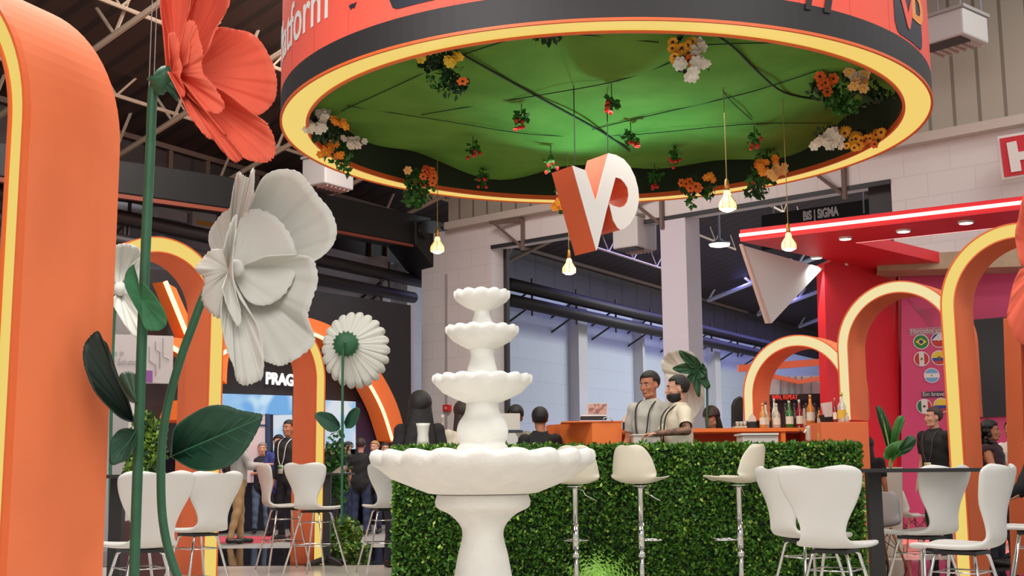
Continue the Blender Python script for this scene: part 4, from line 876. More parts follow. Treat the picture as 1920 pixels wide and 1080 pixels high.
b = MB(); b.tube([PP(x, y, dp+dn*.48, dn) for x, y in ((310, 528), (351, 629))], .04, 6); b.build('neon_tube', NEON, t)
b = MB(); b.tube([PP(x, y, dp+dn*.48, dn) for x, y in ((323, 651), (352, 670))], .04, 6); b.build('neon_tube', NEON, t)
b = MB(); b.tube([PP(x, y, dp+dn*.48, dn) for x, y in ((349, 752), (336, 786))], .04, 6); b.build('neon_tube', NEON, t)
# white info board
ip = P(270, 670, 17.0); inn = Vector((.25, -.97, 0)).normalized()
t = thing('info_board', 'white info board with pale grey lettering and a purple square, behind the poppy stems', 'board', ip)
b = MB(); plate(b, [(190, 626), (325, 630), (323, 719), (190, 716)], ip, inn, .15); b.build('board', mat('board_white', (208, 202, 200), .6), t)
b = MB(); plate(b, [(270, 694), (286, 695), (286, 717), (270, 716)], ip+inn*.01, inn, .01); b.build('purple_square', mat('purple', (150, 86, 160), .6), t)
LG = mat('pale_grey_letter', (168, 164, 166), .6)
text_on('lettering', 'Leaders in', .12, PP(180, 666, ip+inn*.01, inn), Vector((.97, .25, 0)), LG, t, width=(PP(232, 666, ip, inn)-PP(180, 666, ip, inn)).length)
text_on('lettering', 'Gaming Solutions', .12, PP(176, 683, ip+inn*.01, inn), Vector((.97, .25, 0)), LG, t, width=(PP(268, 683, ip, inn)-PP(176, 683, ip, inn)).length)
b = MB()
for pts in ([(292, 640), (292, 655), (300, 660), (300, 690)], [(306, 634), (306, 668), (318, 674)], [(280, 650), (280, 676), (292, 684), (292, 705)]):
    b.tube([PP(x, y, ip+inn*.01, inn) for x, y in pts], .008, 4)
b.build('circuit_line', LG, t)
t = thing('white_post', 'white post carrying the info board behind the poppy stems', 'post', P(215, 800, 17.3))
zc_ = zat(226, 590, 17.4); b = MB(); b.box((P(222, 800, 17.4).x, 17.5, zc_/2-.15), (.30, .25, zc_-.3)); b.build('post', mat('board_white', (208, 202, 200)), t)
b = MB(); b.box((P(226, 600, 17.4).x, 17.5, zat(226, 608, 17.4)), (.32, .27, .36)); b.build('cap', mat('post_grey', (160, 156, 152), .6), t)

# ================================================================== FOUNTAIN
FD = 8.0; FX = P(905, 900, FD).x
fz = lambda y: zat(905, y, FD)
fr = lambda hw: hw*FD/2280
t = thing('garden_fountain', 'white four-tier garden fountain with scalloped bowls in front of the hedge', 'fountain', (FX, FD, 0))
def scal(n, ar, az, rmin):
    def f(r, z, a):
        k = max(0, min(1, (r-rmin*.6)/(rmin*.4))); w_ = abs(math.cos(n*a/2)); return r*(1-ar*k*(1-w_)), z-az*k*k*(1-w_)
    return f
def basin(yt, hw, yb, hwb, n, lip):
    z1, z0, R, r_ = fz(yt), fz(yb), fr(hw), fr(hwb); h = z1-z0; L = lip
    prof = [(r_, z0), (r_*1.15, z0+.02*h), (r_+(R-r_)*.35, z0+h*.16), (r_+(R-r_)*.68, z0+h*.36), (R*.93, z1-L*1.35), (R*.985, z1-L*1.05), (R, z1-L*.55), (R*.985, z1-L*.15), (R*.95, z1), (R*.90, z1-L*.1), (R*.82, z1-L*.6), (R*.6, z1-h*.45), (R*.3, z1-h*.62), (.02, z1-h*.65)]
    b = MB(); b.lathe(prof, 96, (FX, FD, 0), fn=scal(n, .055, L*.36, R)); return b.build('basin', PLASTER, t, smooth=True)
def col(ps, name='column', m_=PLASTER, n=40):
    pr = [(fr(h), fz(y)) for y, h in ps]; q = catmull([Vector((r, z, 0)) for r, z in pr], 4)
    b = MB(); b.lathe([(v.x, v.y) for v in q], n, (FX, FD, 0)); return b.build(name, m_, t, smooth=True)
basin(545, 54, 583, 15, 12, .045); basin(611, 70, 655, 24, 14, .045); basin(702, 95, 756, 29, 16, .05); basin(842, 211, 926, 88, 20, .085)
col([(615, 20), (603, 19), (590, 15), (580, 16)]); col([(705, 30), (690, 27), (678, 24), (665, 22), (652, 25)]); 
col([(866, 52), (850, 49), (838, 47), (831, 42), (822, 46), (808, 48), (792, 44), (778, 35), (766, 31), (752, 30)])
col([(1180, 78), (1150, 70), (1120, 60), (1080, 53), (1040, 46), (1005, 38), (985, 42), (965, 60), (952, 84), (940, 88), (926, 84)], 'pedestal')
b = MB(); b.box((FX, FD, fz(1180)/2), (.62, .62, fz(1180))); b.build('plinth', PLASTER, t, bevel=.02)
b = MB(); b.lathe([(fr(86), fz(927)), (fr(87), fz(925)), (fr(86), fz(923))], 40, (FX, FD, 0)); b.build('joint_line', mat('dark_joint', (90, 80, 66), .8), t, smooth=True)

# ================================================================== HEDGE WALL
HD = 11.2
hx0, hx1 = P(736, 950, HD).x, P(1622, 950, HD).x; hz = zat(1150, 836, HD)
t = thing('hedge_wall', 'long green artificial hedge wall in front of the bar, behind the stools', 'hedge', ((hx0+hx1)/2, HD+.2, 0))
b = MB(); b.box(((hx0+hx1)/2, HD+.2, (hz-.03)/2), (hx1-hx0-.08, .30, hz-.03)); b.build('backing', mat('hedge_backing', (24, 36, 18), .9), t)
HG1 = mat('hedge_leaf', (92, 140, 44), .5, rgb2=(66, 116, 38), nscale=5, spec=.4); HG2 = mat('hedge_leaf_deep', (54, 96, 32), .55); HG3 = mat('hedge_leaf_pale', (164, 192, 80), .5)
rg = np.random.RandomState(5)
def leafsheet(b, n, fn, size):
    for _ in range(n):
        p, nrm = fn(); p = Vector(p); d = (Vector(nrm)*.9+Vector(rg.normal(0, .75, 3))).normalized(); s = size*rg.uniform(.7, 1.35)
        a = d.cross(Vector(rg.normal(0, 1, 3))).normalized()*s*.3
        b.add([p, p+d*s*.55+a, p+d*s, p+d*s*.55-a], [(0, 1, 2, 3)], int(rg.choice([0, 1, 2], p=[.55, .35, .10])))
b = MB()
leafsheet(b, 30000, lambda: ((rg.uniform(hx0, hx1), HD+.05-abs(rg.normal(0, .025)), rg.uniform(.0, hz)), (0, -1, .25)), .042)
leafsheet(b, 7000, lambda: ((rg.uniform(hx0, hx1), rg.uniform(HD, HD+.38), hz-.04+abs(rg.normal(0, .018))), (0, -.2, 1)), .044)
leafsheet(b, 2600, lambda: ((hx0+.03, rg.uniform(HD, HD+.38), rg.uniform(0, hz)), (-1, -.3, .2)), .042)
leafsheet(b, 2600, lambda: ((hx1-.03, rg.uniform(HD, HD+.38), rg.uniform(0, hz)), (1, -.3, .2)), .042)
o = b.build('foliage', [HG1, HG2, HG3], t)
tf = thing('fern_tuft', 'bright green fern tuft at the foot of the hedge, below the first bar stool', 'plant', P(1118, 1090, 10.95))
b = MB()
for k in range(46):
    a = rg.uniform(-1.3, 1.3); L = rg.uniform(.15, .36); o0 = P(1118, 1095, 10.95)+Vector((rg.uniform(-.12, .12), 0, 0)); d = Vector((math.sin(a), -.3, math.cos(a)*1.1)).normalized()
    for j in range(7):
        p = o0+d*L*(j+1)/7; s = .05*(1.1-j/8)
        for sg in (-1, 1): e = (d.cross(Vector((0, 1, 0)))*sg+d*.6).normalized(); b.add([p, p+e*s+Vector((0, 0, .01)), p+d*s*.5], [(0, 1, 2)])
b.build('fronds', mat('bright_fern', (120, 172, 60), .5), tf)
l = bpy.data.lights.new('hedge_uplight', 'SPOT'); l.energy = 1.2; l.color = (1, .95, .7); l.spot_size = 2.0; l.spot_blend = 1; o = bpy.data.objects.new('hedge_uplight', l); C.objects.link(o); o.location = (P(1120, 1080, 10.8).x, 10.75, .06); o.rotation_euler = (math.radians(150), 0, 0)

# ================================================================== WHITE COUNTER CHAIRS (waisted back, four splayed chrome legs)
def chair_proto(seatm=WSHELL):
    t = thing('counter_chair', 'x', 'chair', (0, 0, 0), 0, 'white high chairs with waisted backs')
    spine = [(.225, .632, .13), (.215, .648, .17), (.15, .655, .205), (.05, .650, .215), (-.05, .648, .205), (-.13, .652, .175), (-.175, .668, .145), (-.200, .70, .128), (-.212, .75, .128), (-.222, .81, .148), (-.234, .87, .178), (-.248, .93, .208), (-.262, .985, .230), (-.274, 1.03, .238), (-.281, 1.055, .225), (-.284, 1.068, .19), (-.285, 1.072, .13)]
    q = catmull([Vector(s) for s in spine], 2); rows = []
    for v in q:
        rows.append([])
        back = max(0, min(1, (v.y-.68)/.2))
        for k in range(13):
            u = -1+2*k/12
            rows[-1].append((u*v.z, v.x+back*.055*u*u, v.y+(1-back)*.012*u*u+back*(.012*u*u if v.y > 1.0 else 0)))
    b = MB(); b.grid(rows); b.build('seat_shell', seatm, t, world=False, smooth=True, solid=.026, sub=1)
    b = MB(); b.box((0, 0, .622), (.2, .24, .02)); b.build('bracket', BLACKM, t, world=False)
    for sx in (-1, 1):
        for sy in (-1, 1):
            b = MB(); b.tube([(sx*.07, sy*.09, .63), (sx*.10, sy*.11, .60), (sx*.235, sy*.225, .0)], .0095, 8); b.build('leg', CHROME, t, world=False, smooth=True)
    b = MB(); z = .30; f = .10+(.60-z)/.60*.135; g = .11+(.60-z)/.60*.115
    b.tube([(-f, -g, z), (f, -g, z), (f, g, z), (-f, g, z), (-f, -g, z)], .007, 6); z = .52; f = .118; g = .125
    b.tube([(-f, -g, z), (f, -g, z), (f, g, z), (-f, g, z), (-f, -g, z)], .005, 6)
    b.build('foot_rail', CHROME, t, world=False, smooth=True)
    return t
cp = chair_proto(); first = [True]
def chair(px, D, rz, label, z=0, s=1.0):
    c = cp if first[0] else dup(cp); first[0] = False
    p = P(px, 900, D); place(c, (p.x, p.y, z), math.radians(rz), label)
    if s != 1: c.matrix_basis = c.matrix_basis @ Matrix.Scale(s, 4)
    return c
chair(268, 7.4, 38, 'white chair standing behind the green poppy stems, turned left to the table')
chair(374, 9.3, 46, 'white chair directly right of the green poppy stems, under the big leaf')
chair(534, 13.9, -62, 'white chair seen nearly side-on, left of the lone central chair', s=1.08)
chair(594, 13.0, -22, 'white chair standing alone in front of the arch leg, seen from behind', s=1.08)
chair(722, 13.4, 20, 'white chair partly hidden behind the fountain basin and hedge corner', s=1.08)
chair(1512, 7.9, -66, 'white chair seen side-on at the left end of the right-hand table', s=1.0)
chair(1560, 6.9, -32, 'large white chair seen from behind, left of the black table leg', s=1.0)
chair(1722, 8.15, 28, 'white chair right of the black table leg, its back turned three-quarters')
chair(1794, 6.7, 48, 'nearest white chair at the right, narrow back beside the orange frame')
chair(1935, 8.6, 70, 'white chair cut off by the right edge of the photo')

# ================================================================== TALL BLACK TABLES
def bar_table(px, D, label, cx=None, w_=.72, rz=0, zt_=1.07):
    p = P(px, 900, D); t = thing('bar_table', label, 'table', (p.x, p.y, 0), rz, 'tall black square tables')
    MB().box((0 if cx is None else cx, 0, zt_-.012), (w_, w_*.9, .024)).build('table_top', BLACKM, t, world=False, bevel=.003)
    MB().box((0, 0, zt_/2), (.085, .085, zt_-.03)).build('column', BLACKM, t, world=False, bevel=.004)
    b = MB()
    for k in range(4): a = PI/4+k*PI/2; b.tube([(0, 0, .07), (.22*math.cos(a), .22*math.sin(a), .03), (.3*math.cos(a), .3*math.sin(a), .015)], [.045, .03, .014], 6)
    b.build('base', BLACKM, t, world=False)
    return t
bar_table(222, 8.3, 'tall black table half hidden behind the huge left arch', cx=-.13, w_=.66)
bar_table(614, 14.6, 'tall black table right of the lone chair, in front of the standing crowd', cx=.08, w_=.44)
bar_table(1637, 8.0, 'tall black table between the white chairs at the right', cx=.22, w_=.82)
t = thing('menu_stand', 'slanted brown menu board lying on the table beside the arch', 'menu', P(640, 880, 14.6))
b = MB(); b.prism([P(622, 886, 14.5), P(640, 888, 14.4), P(652, 873, 14.9), P(640, 873, 15.0)], (0, 0, -.02)); b.build('board', mat('menu_brown', (110, 92, 80), .5), t)
b = MB(); b.box(P(647, 887, 14.5)+Vector((0, 0, .0)), (.14, .1, .012)); b.build('card', WHITEP, t)

# ================================================================== BAR STOOLS
def stool_proto():
    t = thing('bar_stool', 'x', 'stool', (0, 0, 0), 0, 'white shell bar stools')
    sp_ = [(.215, .905, .12), (.205, .925, .155), (.14, .918, .185), (.04, .900, .198), (-.06, .892, .203), (-.135, .905, .206), (-.175, .945, .206), (-.195, 1.00, .200), (-.208, 1.06, .190), (-.218, 1.13, .172), (-.225, 1.19, .145), (-.229, 1.225, .112), (-.231, 1.238, .06)]
    sp_ = [(a*1.06, (z-.9)*.93+.968, w*1.05) for a, z, w in sp_]
    q = catmull([Vector(s) for s in sp_], 2); rows = []
    for v in q:
        r = []; v = v.copy(); e = max(0, min(1, (v.y-.955)/.08)); f = 1-max(0, min(1, (v.y-1.16)/.1))*.4
        for k in range(15):
            u = -1+2*k/14; r.append((u*v.z, v.x+e*f*.10*abs(u)**2.2, v.y+(1-e)*.05*abs(u)**3+.004*u*u))
        rows.append(r)
    b = MB(); b.grid(rows); b.build('seat_shell', CREAM2, t, world=False, smooth=True, solid=.016, sub=1)
    b = MB(); b.lathe([(.028, .60), (.028, .91), (.06, .93), (.10, .94)], 20); b.build('piston', CHROME, t, world=False, smooth=True)
    b = MB(); b.lathe([(.022, .05), (.024, .42)], 20); b.lathe([(.031, .40), (.031, .62)], 20); b.build('pole', CHROME, t, world=False, smooth=True)
    b = MB(); b.lathe([(.0, 0), (.20, 0), (.205, .008), (.19, .02), (.10, .035), (.05, .06), (.035, .10), (.03, .11), (.022, .11)], 36); b.build('base', CHROME, t, world=False, smooth=True)
    b = MB(); b.lathe([(.034, .33), (.036, .34), (.036, .36), (.034, .37)], 20); b.build('collar', CHROME, t, world=False, smooth=True)
    b = MB(); b.tube([(.02, .02, .47)]+[(.13*math.sin(a)*1.0, .05+.12*(1-math.cos(a)), .47) for a in [PI*k/10 for k in range(1, 10)]][:5]+[(0, .30, .47)]+[(-.13*math.sin(a), .05+.12*(1-math.cos(a)), .47) for a in [PI*k/10 for k in range(1, 10)]][:5][::-1]+[(-.02, .02, .47)], .009, 8); b.build('footrest', CHROME, t, world=False, smooth=True)
    b = MB(); b.tube([(.04, 0, .91), (.07, 0, .90), (.09, 0, .86), (.19, 0, .81)], .005, 6); b.build('lever', CHROME, t, world=False, smooth=True)
    return t
CREAM2 = mat('warm_white_shell', (214, 206, 186), .4)
st = stool_proto()
for i, (px, D, rz, lab) in enumerate(((1078, 10.75, -4, 'white bar stool partly behind the fountain basin, back to the viewer'), (1200, 10.75, -32, 'white bar stool in the middle of the hedge, its seat pointing right'), (1384, 10.75, 52, 'white bar stool at the right of the hedge, seen from the side facing left'))):
    o = st if i == 0 else dup(st); p = P(px, 900, D); place(o, (p.x, p.y, 0), math.radians(rz), lab)

# ================================================================== THE BAR
def bx(name, label, cat, x0, x1, y0, y1, D, dep, m_, parts=None, bev=.006):
    a, c = P(x0, y1, D), P(x1, y0, D)
    t = thing(name, label, cat, (a.x, D, a.z)); MB().box(((a.x+c.x)/2, D+dep/2, (a.z+c.z)/2), (c.x-a.x, dep, c.z-a.z)).build('body', m_, t, bevel=bev); return t
# counter running behind the hedge
za, zb = zat(1100, 806, 13.6), 0
t = thing('bar_counter', 'long orange bar counter behind the hedge carrying the bottles', 'bar counter', P(1300, 830, 13.4)); t_cnt = t
xa, xb = P(1150, 800, 13.4).x, P(1600, 800, 13.4).x
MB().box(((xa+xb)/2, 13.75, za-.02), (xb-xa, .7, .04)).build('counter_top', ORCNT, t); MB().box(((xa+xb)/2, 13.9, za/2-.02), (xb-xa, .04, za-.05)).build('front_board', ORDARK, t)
b = MB()
for px in (1468, 1520): p = P(px, 820, 13.45); b.box((p.x, 13.65, za/2), (.05, .45, za-.05))
b.build('divider', ORCNT, t)
ztop = za
t = thing('bar_block', 'raised orange corner of the bar left of the bartenders', 'bar counter', P(1100, 800, 12.6))
b = MB(); b.prism([P(1026, 840, 13.6), P(1110, 840, 12.5), P(1166, 840, 12.5), P(1166, 791, 12.5), P(1110, 791, 12.5), P(1026, 797, 13.6)], (0, .5, 0)); b.build('body', ORCNT, t)
b = MB(); a_ = P(1166, 791, 12.5); b.box((a_.x-.3, 12.75, a_.z+.005), (.62, .52, .012)); b.build('top', ORCNT, t)
ztop2 = a_.z+.012
t = thing('arch_block', 'orange block at the right end of the bar under the bottles', 'bar counter', P(1575, 820, 12.5))
a_, c_ = P(1541, 840, 12.45), P(1628, 791, 12.45); MB().box(((a_.x+c_.x)/2, 12.75, c_.z/2), (c_.x-a_.x, .6, c_.z)).build('body', ORANGE, t, bevel=.004)
zblk = c_.z
t = thing('arch_block', 'orange block carrying the left foot of the smallest arch', 'bar counter', P(1405, 800, 14.1))
MB().box((P(1405, 800, 14.2).x, 14.4, zA/2-.002), (.22, .5, zA-.004)).build('body', BLACKM, t, bevel=.004)
# bottles
BG = {k: mat('glass_'+k, c, .08, spec=.8, trans=.25) for k, c in dict(clear=(206, 196, 184), amber=(226, 160, 84), green=(52, 120, 48), red=(150, 28, 38), orange=(222, 140, 52), white=(222, 216, 206), dark=(40, 34, 34), teal=(40, 70, 84)).items()}
LAB = mat('paper_label', (226, 216, 196), .7); GOLD = mat('gold_cap', (206, 166, 84), .35, .6)
def bottle(px, D, zb_, h, r, g, cap, label, lab=True, neck=.45, lm=LAB):
    p = P(px, 800, D); c = (p.x, p.y, zb_); t = thing('bottle', label, 'bottle', c, 0, 'bottles on the bar')
    b = MB(); b.lathe([(r*.92, 0), (r, .01), (r, h*(1-neck)), (r*.85, h*(1.05-neck)), (r*.42, h*(1.16-neck)), (r*.32, h*.93)], 14, c); b.build('glass', g, t, smooth=True)
    b = MB(); b.lathe([(r*.36, h*.88), (r*.38, h), (.001, h+.002)], 10, c); b.build('cap', cap, t, smooth=True)
    if lab: b = MB(); b.lathe([(r*1.02, h*.14), (r*1.02, h*.42)], 14, c, cap=False); b.build('label', lm, t, smooth=True)
    return t
bottle(1431, 13.50, ztop, .275, .038, BG['amber'], GOLD, 'pale amber bottle with a light cap, first from the left on the bar')
bottle(1437, 13.60, ztop, .30, .034, BG['clear'], BG['teal'], 'clear bottle with a teal cap, second from the left on the bar', neck=.5)
bottle(1457, 13.50, ztop, .27, .04, BG['clear'], BG['white'], 'clear bottle with a white label, left of the green one')
bottle(1453, 13.62, ztop, .33, .03, BG['white'], BG['white'], 'tall white-necked bottle behind the clear one', lab=False)
bottle(1481, 13.50, ztop, .30, .042, BG['green'], BG['clear'], 'green bottle with a pale label on the bar')
bottle(1500, 13.50, ztop, .31, .038, BG['red'], BG['white'], 'dark red bottle with a pale label on the bar')
bottle(1509, 13.60, ztop, .25, .03, BG['clear'], BG['dark'], 'small clear bottle just right of the red one')
bottle(1521, 13.46, ztop+.03, .33, .042, BG['orange'], BG['amber'], 'orange-golden bottle on the bar', lab=True)
bottle(1537, 13.50, ztop+.02, .20, .026, BG['amber'], BG['dark'], 'small yellow bottle beside the white paper holder')
bottle(1567, 12.62, zblk, .255, .022, BG['red'], BG['amber'], 'slim red bottle with a tan neck on the orange block')
bottle(1580, 12.58, zblk, .305, .046, BG['clear'], GOLD, 'big clear bottle with a yellow label and gold cap on the orange block', lm=mat('yellow_label', (222, 180, 66), .6))
bottle(1589, 12.52, zblk, .10, .02, BG['clear'], BG['white'], 'tiny glass bottle at the right end of the orange block', lab=False)
bottle(1536, 12.55, zat(1536, 835, 12.55), .19, .028, BG['amber'], BG['amber'], 'small amber bottle below the counter edge, just above the hedge', lab=False)
for px in (1474, 1491, 1513, 1529): bottle(px, 13.85, ztop, .29, .032, BG['dark'], BG['teal'], {1474: 'black bottle behind and left of the green bottle', 1491: 'black bottle between the green and the red ones', 1513: 'black bottle between the red and the golden ones', 1529: 'black bottle right behind the golden one'}[px], lab=False)
def lit(name, label, cat, fn, m_, pn='body', grp=None, **k):
    b = MB(); fn(b); o = b.build(name, m_, None, **k); return tag(o, label, cat, grp)
# paper holder, trays, cups
t = thing('napkin_holder', 'white paper stack in a black holder on the bar', 'napkin holder', P(1550, 780, 13.3))
b = MB(); plate(b, [(1541, 756), (1560, 753), (1561, 781), (1547, 782)], P(1550, 780, 13.3), Vector((0, -1, 0)), .06); b.build('paper', WHITEP, t)
b = MB(); plate(b, [(1540, 778), (1566, 776), (1566, 791), (1544, 791)], P(1550, 780, 13.32), Vector((0, -1, 0)), .12); b.build('holder', BLACKP, t)
t = bx('ice_tray', 'white plastic tub standing behind the hedge below the bottles', 'tub', 1393, 1459, 812, 835, 12.5, .35, mat('tub_white', (214, 206, 196), .5))
b = MB(); a_, c_ = P(1391, 814, 12.45), P(1461, 811, 12.45); b.box(((a_.x+c_.x)/2, 12.68, a_.z), (c_.x-a_.x, .42, .02)); b.build('lid', WHITEP, t)
t = bx('napkin_cup', 'dark cup stuffed with pale napkins on the bar left of the bartenders', 'cup', 1168, 1179, 791, 806, 13.3, .06, BLACKP, bev=.01)
b = MB(); plate(b, [(1167, 791), (1169, 782), (1176, 775), (1180, 780), (1179, 791)], P(1173, 785, 13.32), Vector((0, -1, 0)), .05); b.build('napkins', mat('napkin', (226, 206, 190), .8), t)
t = bx('napkin_cup', 'dark cup with a pale napkin at the left foot of the smallest arch', 'cup', 1405, 1418, 790, 804, 13.4, .06, BLACKP, bev=.01)
b = MB(); plate(b, [(1404, 791), (1406, 781), (1411, 775), (1417, 783), (1418, 791)], P(1411, 785, 13.42), Vector((0, -1, 0)), .05); b.build('napkins', mat('napkin', (226, 206, 190)), t)
t = bx('glass_tray', 'low tray of small glasses at the left end of the counter', 'tray', 1378, 1401, 799, 804, 13.4, .2, mat('tray_cream', (206, 184, 150), .4))
for k in range(3): MB().lathe([(.018, 0), (.022, .05)], 10, P(1383+k*7, 799, 13.5)).build('glass', BG['clear'], t, smooth=True)
t = bx('plastic_jug', 'pale plastic jug and cups hanging over the counter edge', 'jug', 1514, 1528, 798, 828, 12.9, .1, mat('jug_plastic', (206, 194, 180), .3), bev=.02)
b = MB(); b.tube([P(1514, 802, 12.95), P(1508, 812, 12.95), P(1500, 806, 12.95), P(1498, 798, 12.95)], .008, 6); b.build('spout', CHROME, t)
t = thing('mixing_tray', 'pale plastic tray in front of the bartenders', 'tray', P(1205, 822, 11.75))
b = MB(); a_, c_ = P(1188, 833, 11.75), P(1238, 816, 11.75); b.box(((a_.x+c_.x)/2, 11.85, (a_.z+c_.z)/2), (c_.x-a_.x, .22, (c_.z-a_.z))); b.build('body', mat('tray_pale', (210, 200, 186), .4), t)
b = MB(); b.box(((a_.x+c_.x)/2, 11.85, c_.z+.006), (c_.x-a_.x+.03, .25, .012)); b.build('rim', mat('tray_rim', (224, 214, 204), .4), t)
# monitor on the block
t = thing('monitor', 'small screen showing a pinkish picture on the orange bar block', 'monitor', P(1119, 768, 12.75))
b = MB(); plate(b, [(1100, 755), (1140, 755), (1139, 779), (1099, 778)], P(1119, 768, 12.7), Vector((0, -1, 0)), .03); fr_ = b.build('frame', mat('silver_frame', (196, 194, 192), .4), t)
b = MB(); plate(b, [(1103, 757.5), (1137, 757.5), (1136, 776), (1102, 775.5)], P(1119, 768, 12.69), Vector((0, -1, 0)), .008); b.build('screen', screenmat('pink_picture', (206, 150, 130), (150, 90, 74), 14), fr_)
t = bx('card_terminal', 'flat black device below the small screen on the orange bar block', 'device', 1089, 1138, 780, 787, 12.6, .12, BLACKP)
b = MB(); b.box((P(1113, 779, 12.66).x, 12.66, P(1113, 779.5, 12.66).z), (.26, .12, .012)); b.build('lid', WHITEP, t)
t = tag(MB().tube([P(1130, 790, 12.45), P(1133, 783, 12.45), P(1142, 782, 12.45), P(1150, 790, 12.45)], .006, 6).build('cable_loop', mat('pale_cable', (200, 196, 190), .4), smooth=True), 'pale cable loop on the orange bar block beside the device', 'cable')
# vase, laptop, table things at left of the bar
t = thing('vase', 'tall white waisted vase standing above the left end of the hedge', 'vase', P(793, 832, 11.5))
c_ = P(793, 836, 11.5); b = MB(); b.lathe([(.062, 0), (.055, .05), (.050, .11), (.058, .18), (.068, .21), (.062, .21), (.05, .15)], 24, c_); b.build('body', mat('vase_white', (222, 218, 208), .5), t, smooth=True)
b = MB(); b.lathe([(.0635, .0), (.0635, .012)], 24, c_); b.build('foot', mat('vase_white', (222, 218, 208)), t)
t = thing('bottle', 'clear glass bottle with a tall neck on the bar left of the fountain', 'bottle', P(830, 830, 13))
c_ = P(830, 836, 13); b = MB(); b.lathe([(.045, 0), (.045, .15), (.018, .2), (.016, .31)], 14, c_); b.build('glass', mat('glass_pale_pink', (222, 200, 190), .1, trans=.6), t, smooth=True); b = MB(); b.lathe([(.018, .3), (.018, .33)], 10, c_); b.build('cap', WHITEP, t)
t = thing('laptop', 'pale laptop with its lid towards the viewer, right of the fountain stem', 'laptop', P(953, 806, 13.2))
b = MB(); plate(b, [(934, 775), (975, 775), (975, 806), (938, 806)], P(953, 800, 13.2), Vector((0, -1, .15)).normalized(), .02); b.build('lid', mat('laptop_grey', (196, 188, 176), .4), t)
b = MB(); b.box(P(957, 808, 13.1)+Vector((0, .2, 0)), (.27, .26, .02)); b.build('base', mat('laptop_navy', (40, 46, 70), .4), t)
t = thing('chair', 'pale rounded chair back right of the fountain stem above the hedge', 'chair', P(962, 822, 13))
b = MB(); q = [P(950, 836, 13), P(950, 820, 13), P(955, 812, 13), P(966, 812, 13), P(971, 820, 13), P(971, 836, 13)]; b.prism(q, (0, .04, 0)); b.build('backrest', WSHELL, t); MB().tube([P(960, 836, 13.02), Vector((P(960, 836, 13).x, 13.02, 0))], .02, 8).build('leg', CHROME, t)
bx('lounge_table', 'low orange table corner at the left end behind the hedge', 'table', 748, 772, 826, 845, 13.5, .4, ORCNT)
# black chair backs behind the bar
t = thing('office_chair', 'black high-backed chair left of the smallest arch', 'chair', P(1384, 800, 14.8))
b = MB(); plate(b, [(1373, 760), (1378, 748), (1388, 742), (1394, 745), (1394, 804), (1373, 804)], P(1384, 800, 14.8), Vector((0, -1, 0)), .1); b.build('backrest', BLACKP, t, bevel=.02); b = MB(); q = P(1384, 804, 14.85); b.tube([q, Vector((q.x, q.y, 0))], .03, 8); b.build('post', BLACKM, t)

# ================================================================== PLANTS
def bush(c, rx, rz_, n, size, label, name, trunk=True, pot=None, mats=None, cat='plant', seed=1):
    t = thing(name, label, cat, (c[0], c[1], 0)); rng = random.Random(seed); b = MB(); leaf_cloud(b, c, (rx, rx, rz_), n, size, rng, 0, -.4)
    k = len(b.m)//3; b.m[:k] = [1]*k
    b.build('foliage', mats or [FG1, FG2], t)
    if trunk: b = MB(); b.tube([(c[0], c[1], .05), (c[0], c[1], c[2])], .02, 6); b.build('stem', mat('bark', (84, 62, 44), .8), t)
    if pot: b = MB(); b.prism([(c[0]-pot[0]*.8, c[1]-pot[0]*.8, 0), (c[0]+pot[0]*.8, c[1]-pot[0]*.8, 0), (c[0]+pot[0]*.8, c[1]+pot[0]*.8, 0), (c[0]-pot[0]*.8, c[1]+pot[0]*.8, 0)], (0, 0, pot[1])); b.build('pot', mat('maroon_pot', (70, 30, 34), .6), t, bevel=.01)
    return t
YG = mat('yellow_green_leaf', (112, 146, 40), .6, noise=.3, nscale=20)
bush(P(272, 850, 12.0), .20, .42, 900, .07, 'bushy green shrub in a dark maroon planter behind the poppy stems', 'potted_shrub', pot=(.28, .62), mats=[YG, FG2])
bush(P(632, 880, 17.5), .17, .55, 500, .09, 'slim green potted plant behind the black table, beside the arch leg', 'potted_shrub', pot=(.14, .3), seed=2)
c_ = P(645, 985, 17.0); bush((c_.x, c_.y, .24), .24, .24, 500, .08, 'low round green shrub on the floor behind the black table', 'shrub', trunk=False, mats=[YG, FG1], seed=3)
c_ = P(660, 1005, 16.2); bush((c_.x, c_.y, .08), .30, .09, 300, .07, 'low spreading green plant on the floor in front of the round shrub', 'shrub', trunk=False, mats=[YG, FG1], seed=4)
# banana plant
t = thing('banana_plant', 'broad-leaved banana plant in a white pot before the red wall', 'plant', P(1668, 960, 15.2))
LB = mat('banana_leaf', (66, 128, 52), .5, noise=.25, nscale=6); LBd = mat('banana_leaf_dark', (34, 84, 42), .5, noise=.2, nscale=6)
for k, (bs, out, m_) in enumerate((((1669, 850), [(1664, 845), (1654, 810), (1645, 780), (1643, 762), (1652, 764), (1664, 785), (1672, 810), (1674, 840)], LBd), ((1672, 850), [(1668, 845), (1672, 810), (1680, 785), (1692, 779), (1696, 790), (1688, 812), (1680, 840)], LB),
        ((1670, 862), [(1664, 862), (1656, 856), (1662, 838), (1680, 828), (1698, 826), (1694, 842), (1684, 856), (1674, 864)], LB), ((1680, 852), [(1682, 848), (1692, 828), (1706, 816), (1718, 824), (1712, 840), (1700, 850), (1686, 856)], LBd))):
    petal(t, bs, out, 15.1-.04*k, -.1, m_, name='leaf', nr=8, wr=.01, wseed=k, bulge=-.05)
for pts in ([(1668, 876), (1667, 840), (1656, 790), (1646, 768)], [(1669, 876), (1674, 830), (1690, 785)], [(1668, 876), (1670, 860), (1692, 830)], [(1670, 878), (1682, 852), (1712, 824)]):
    px_tube(pts, 15.0, 1.6).build('stalk', mat('stalk_green', (150, 176, 96), .5), t, smooth=True)
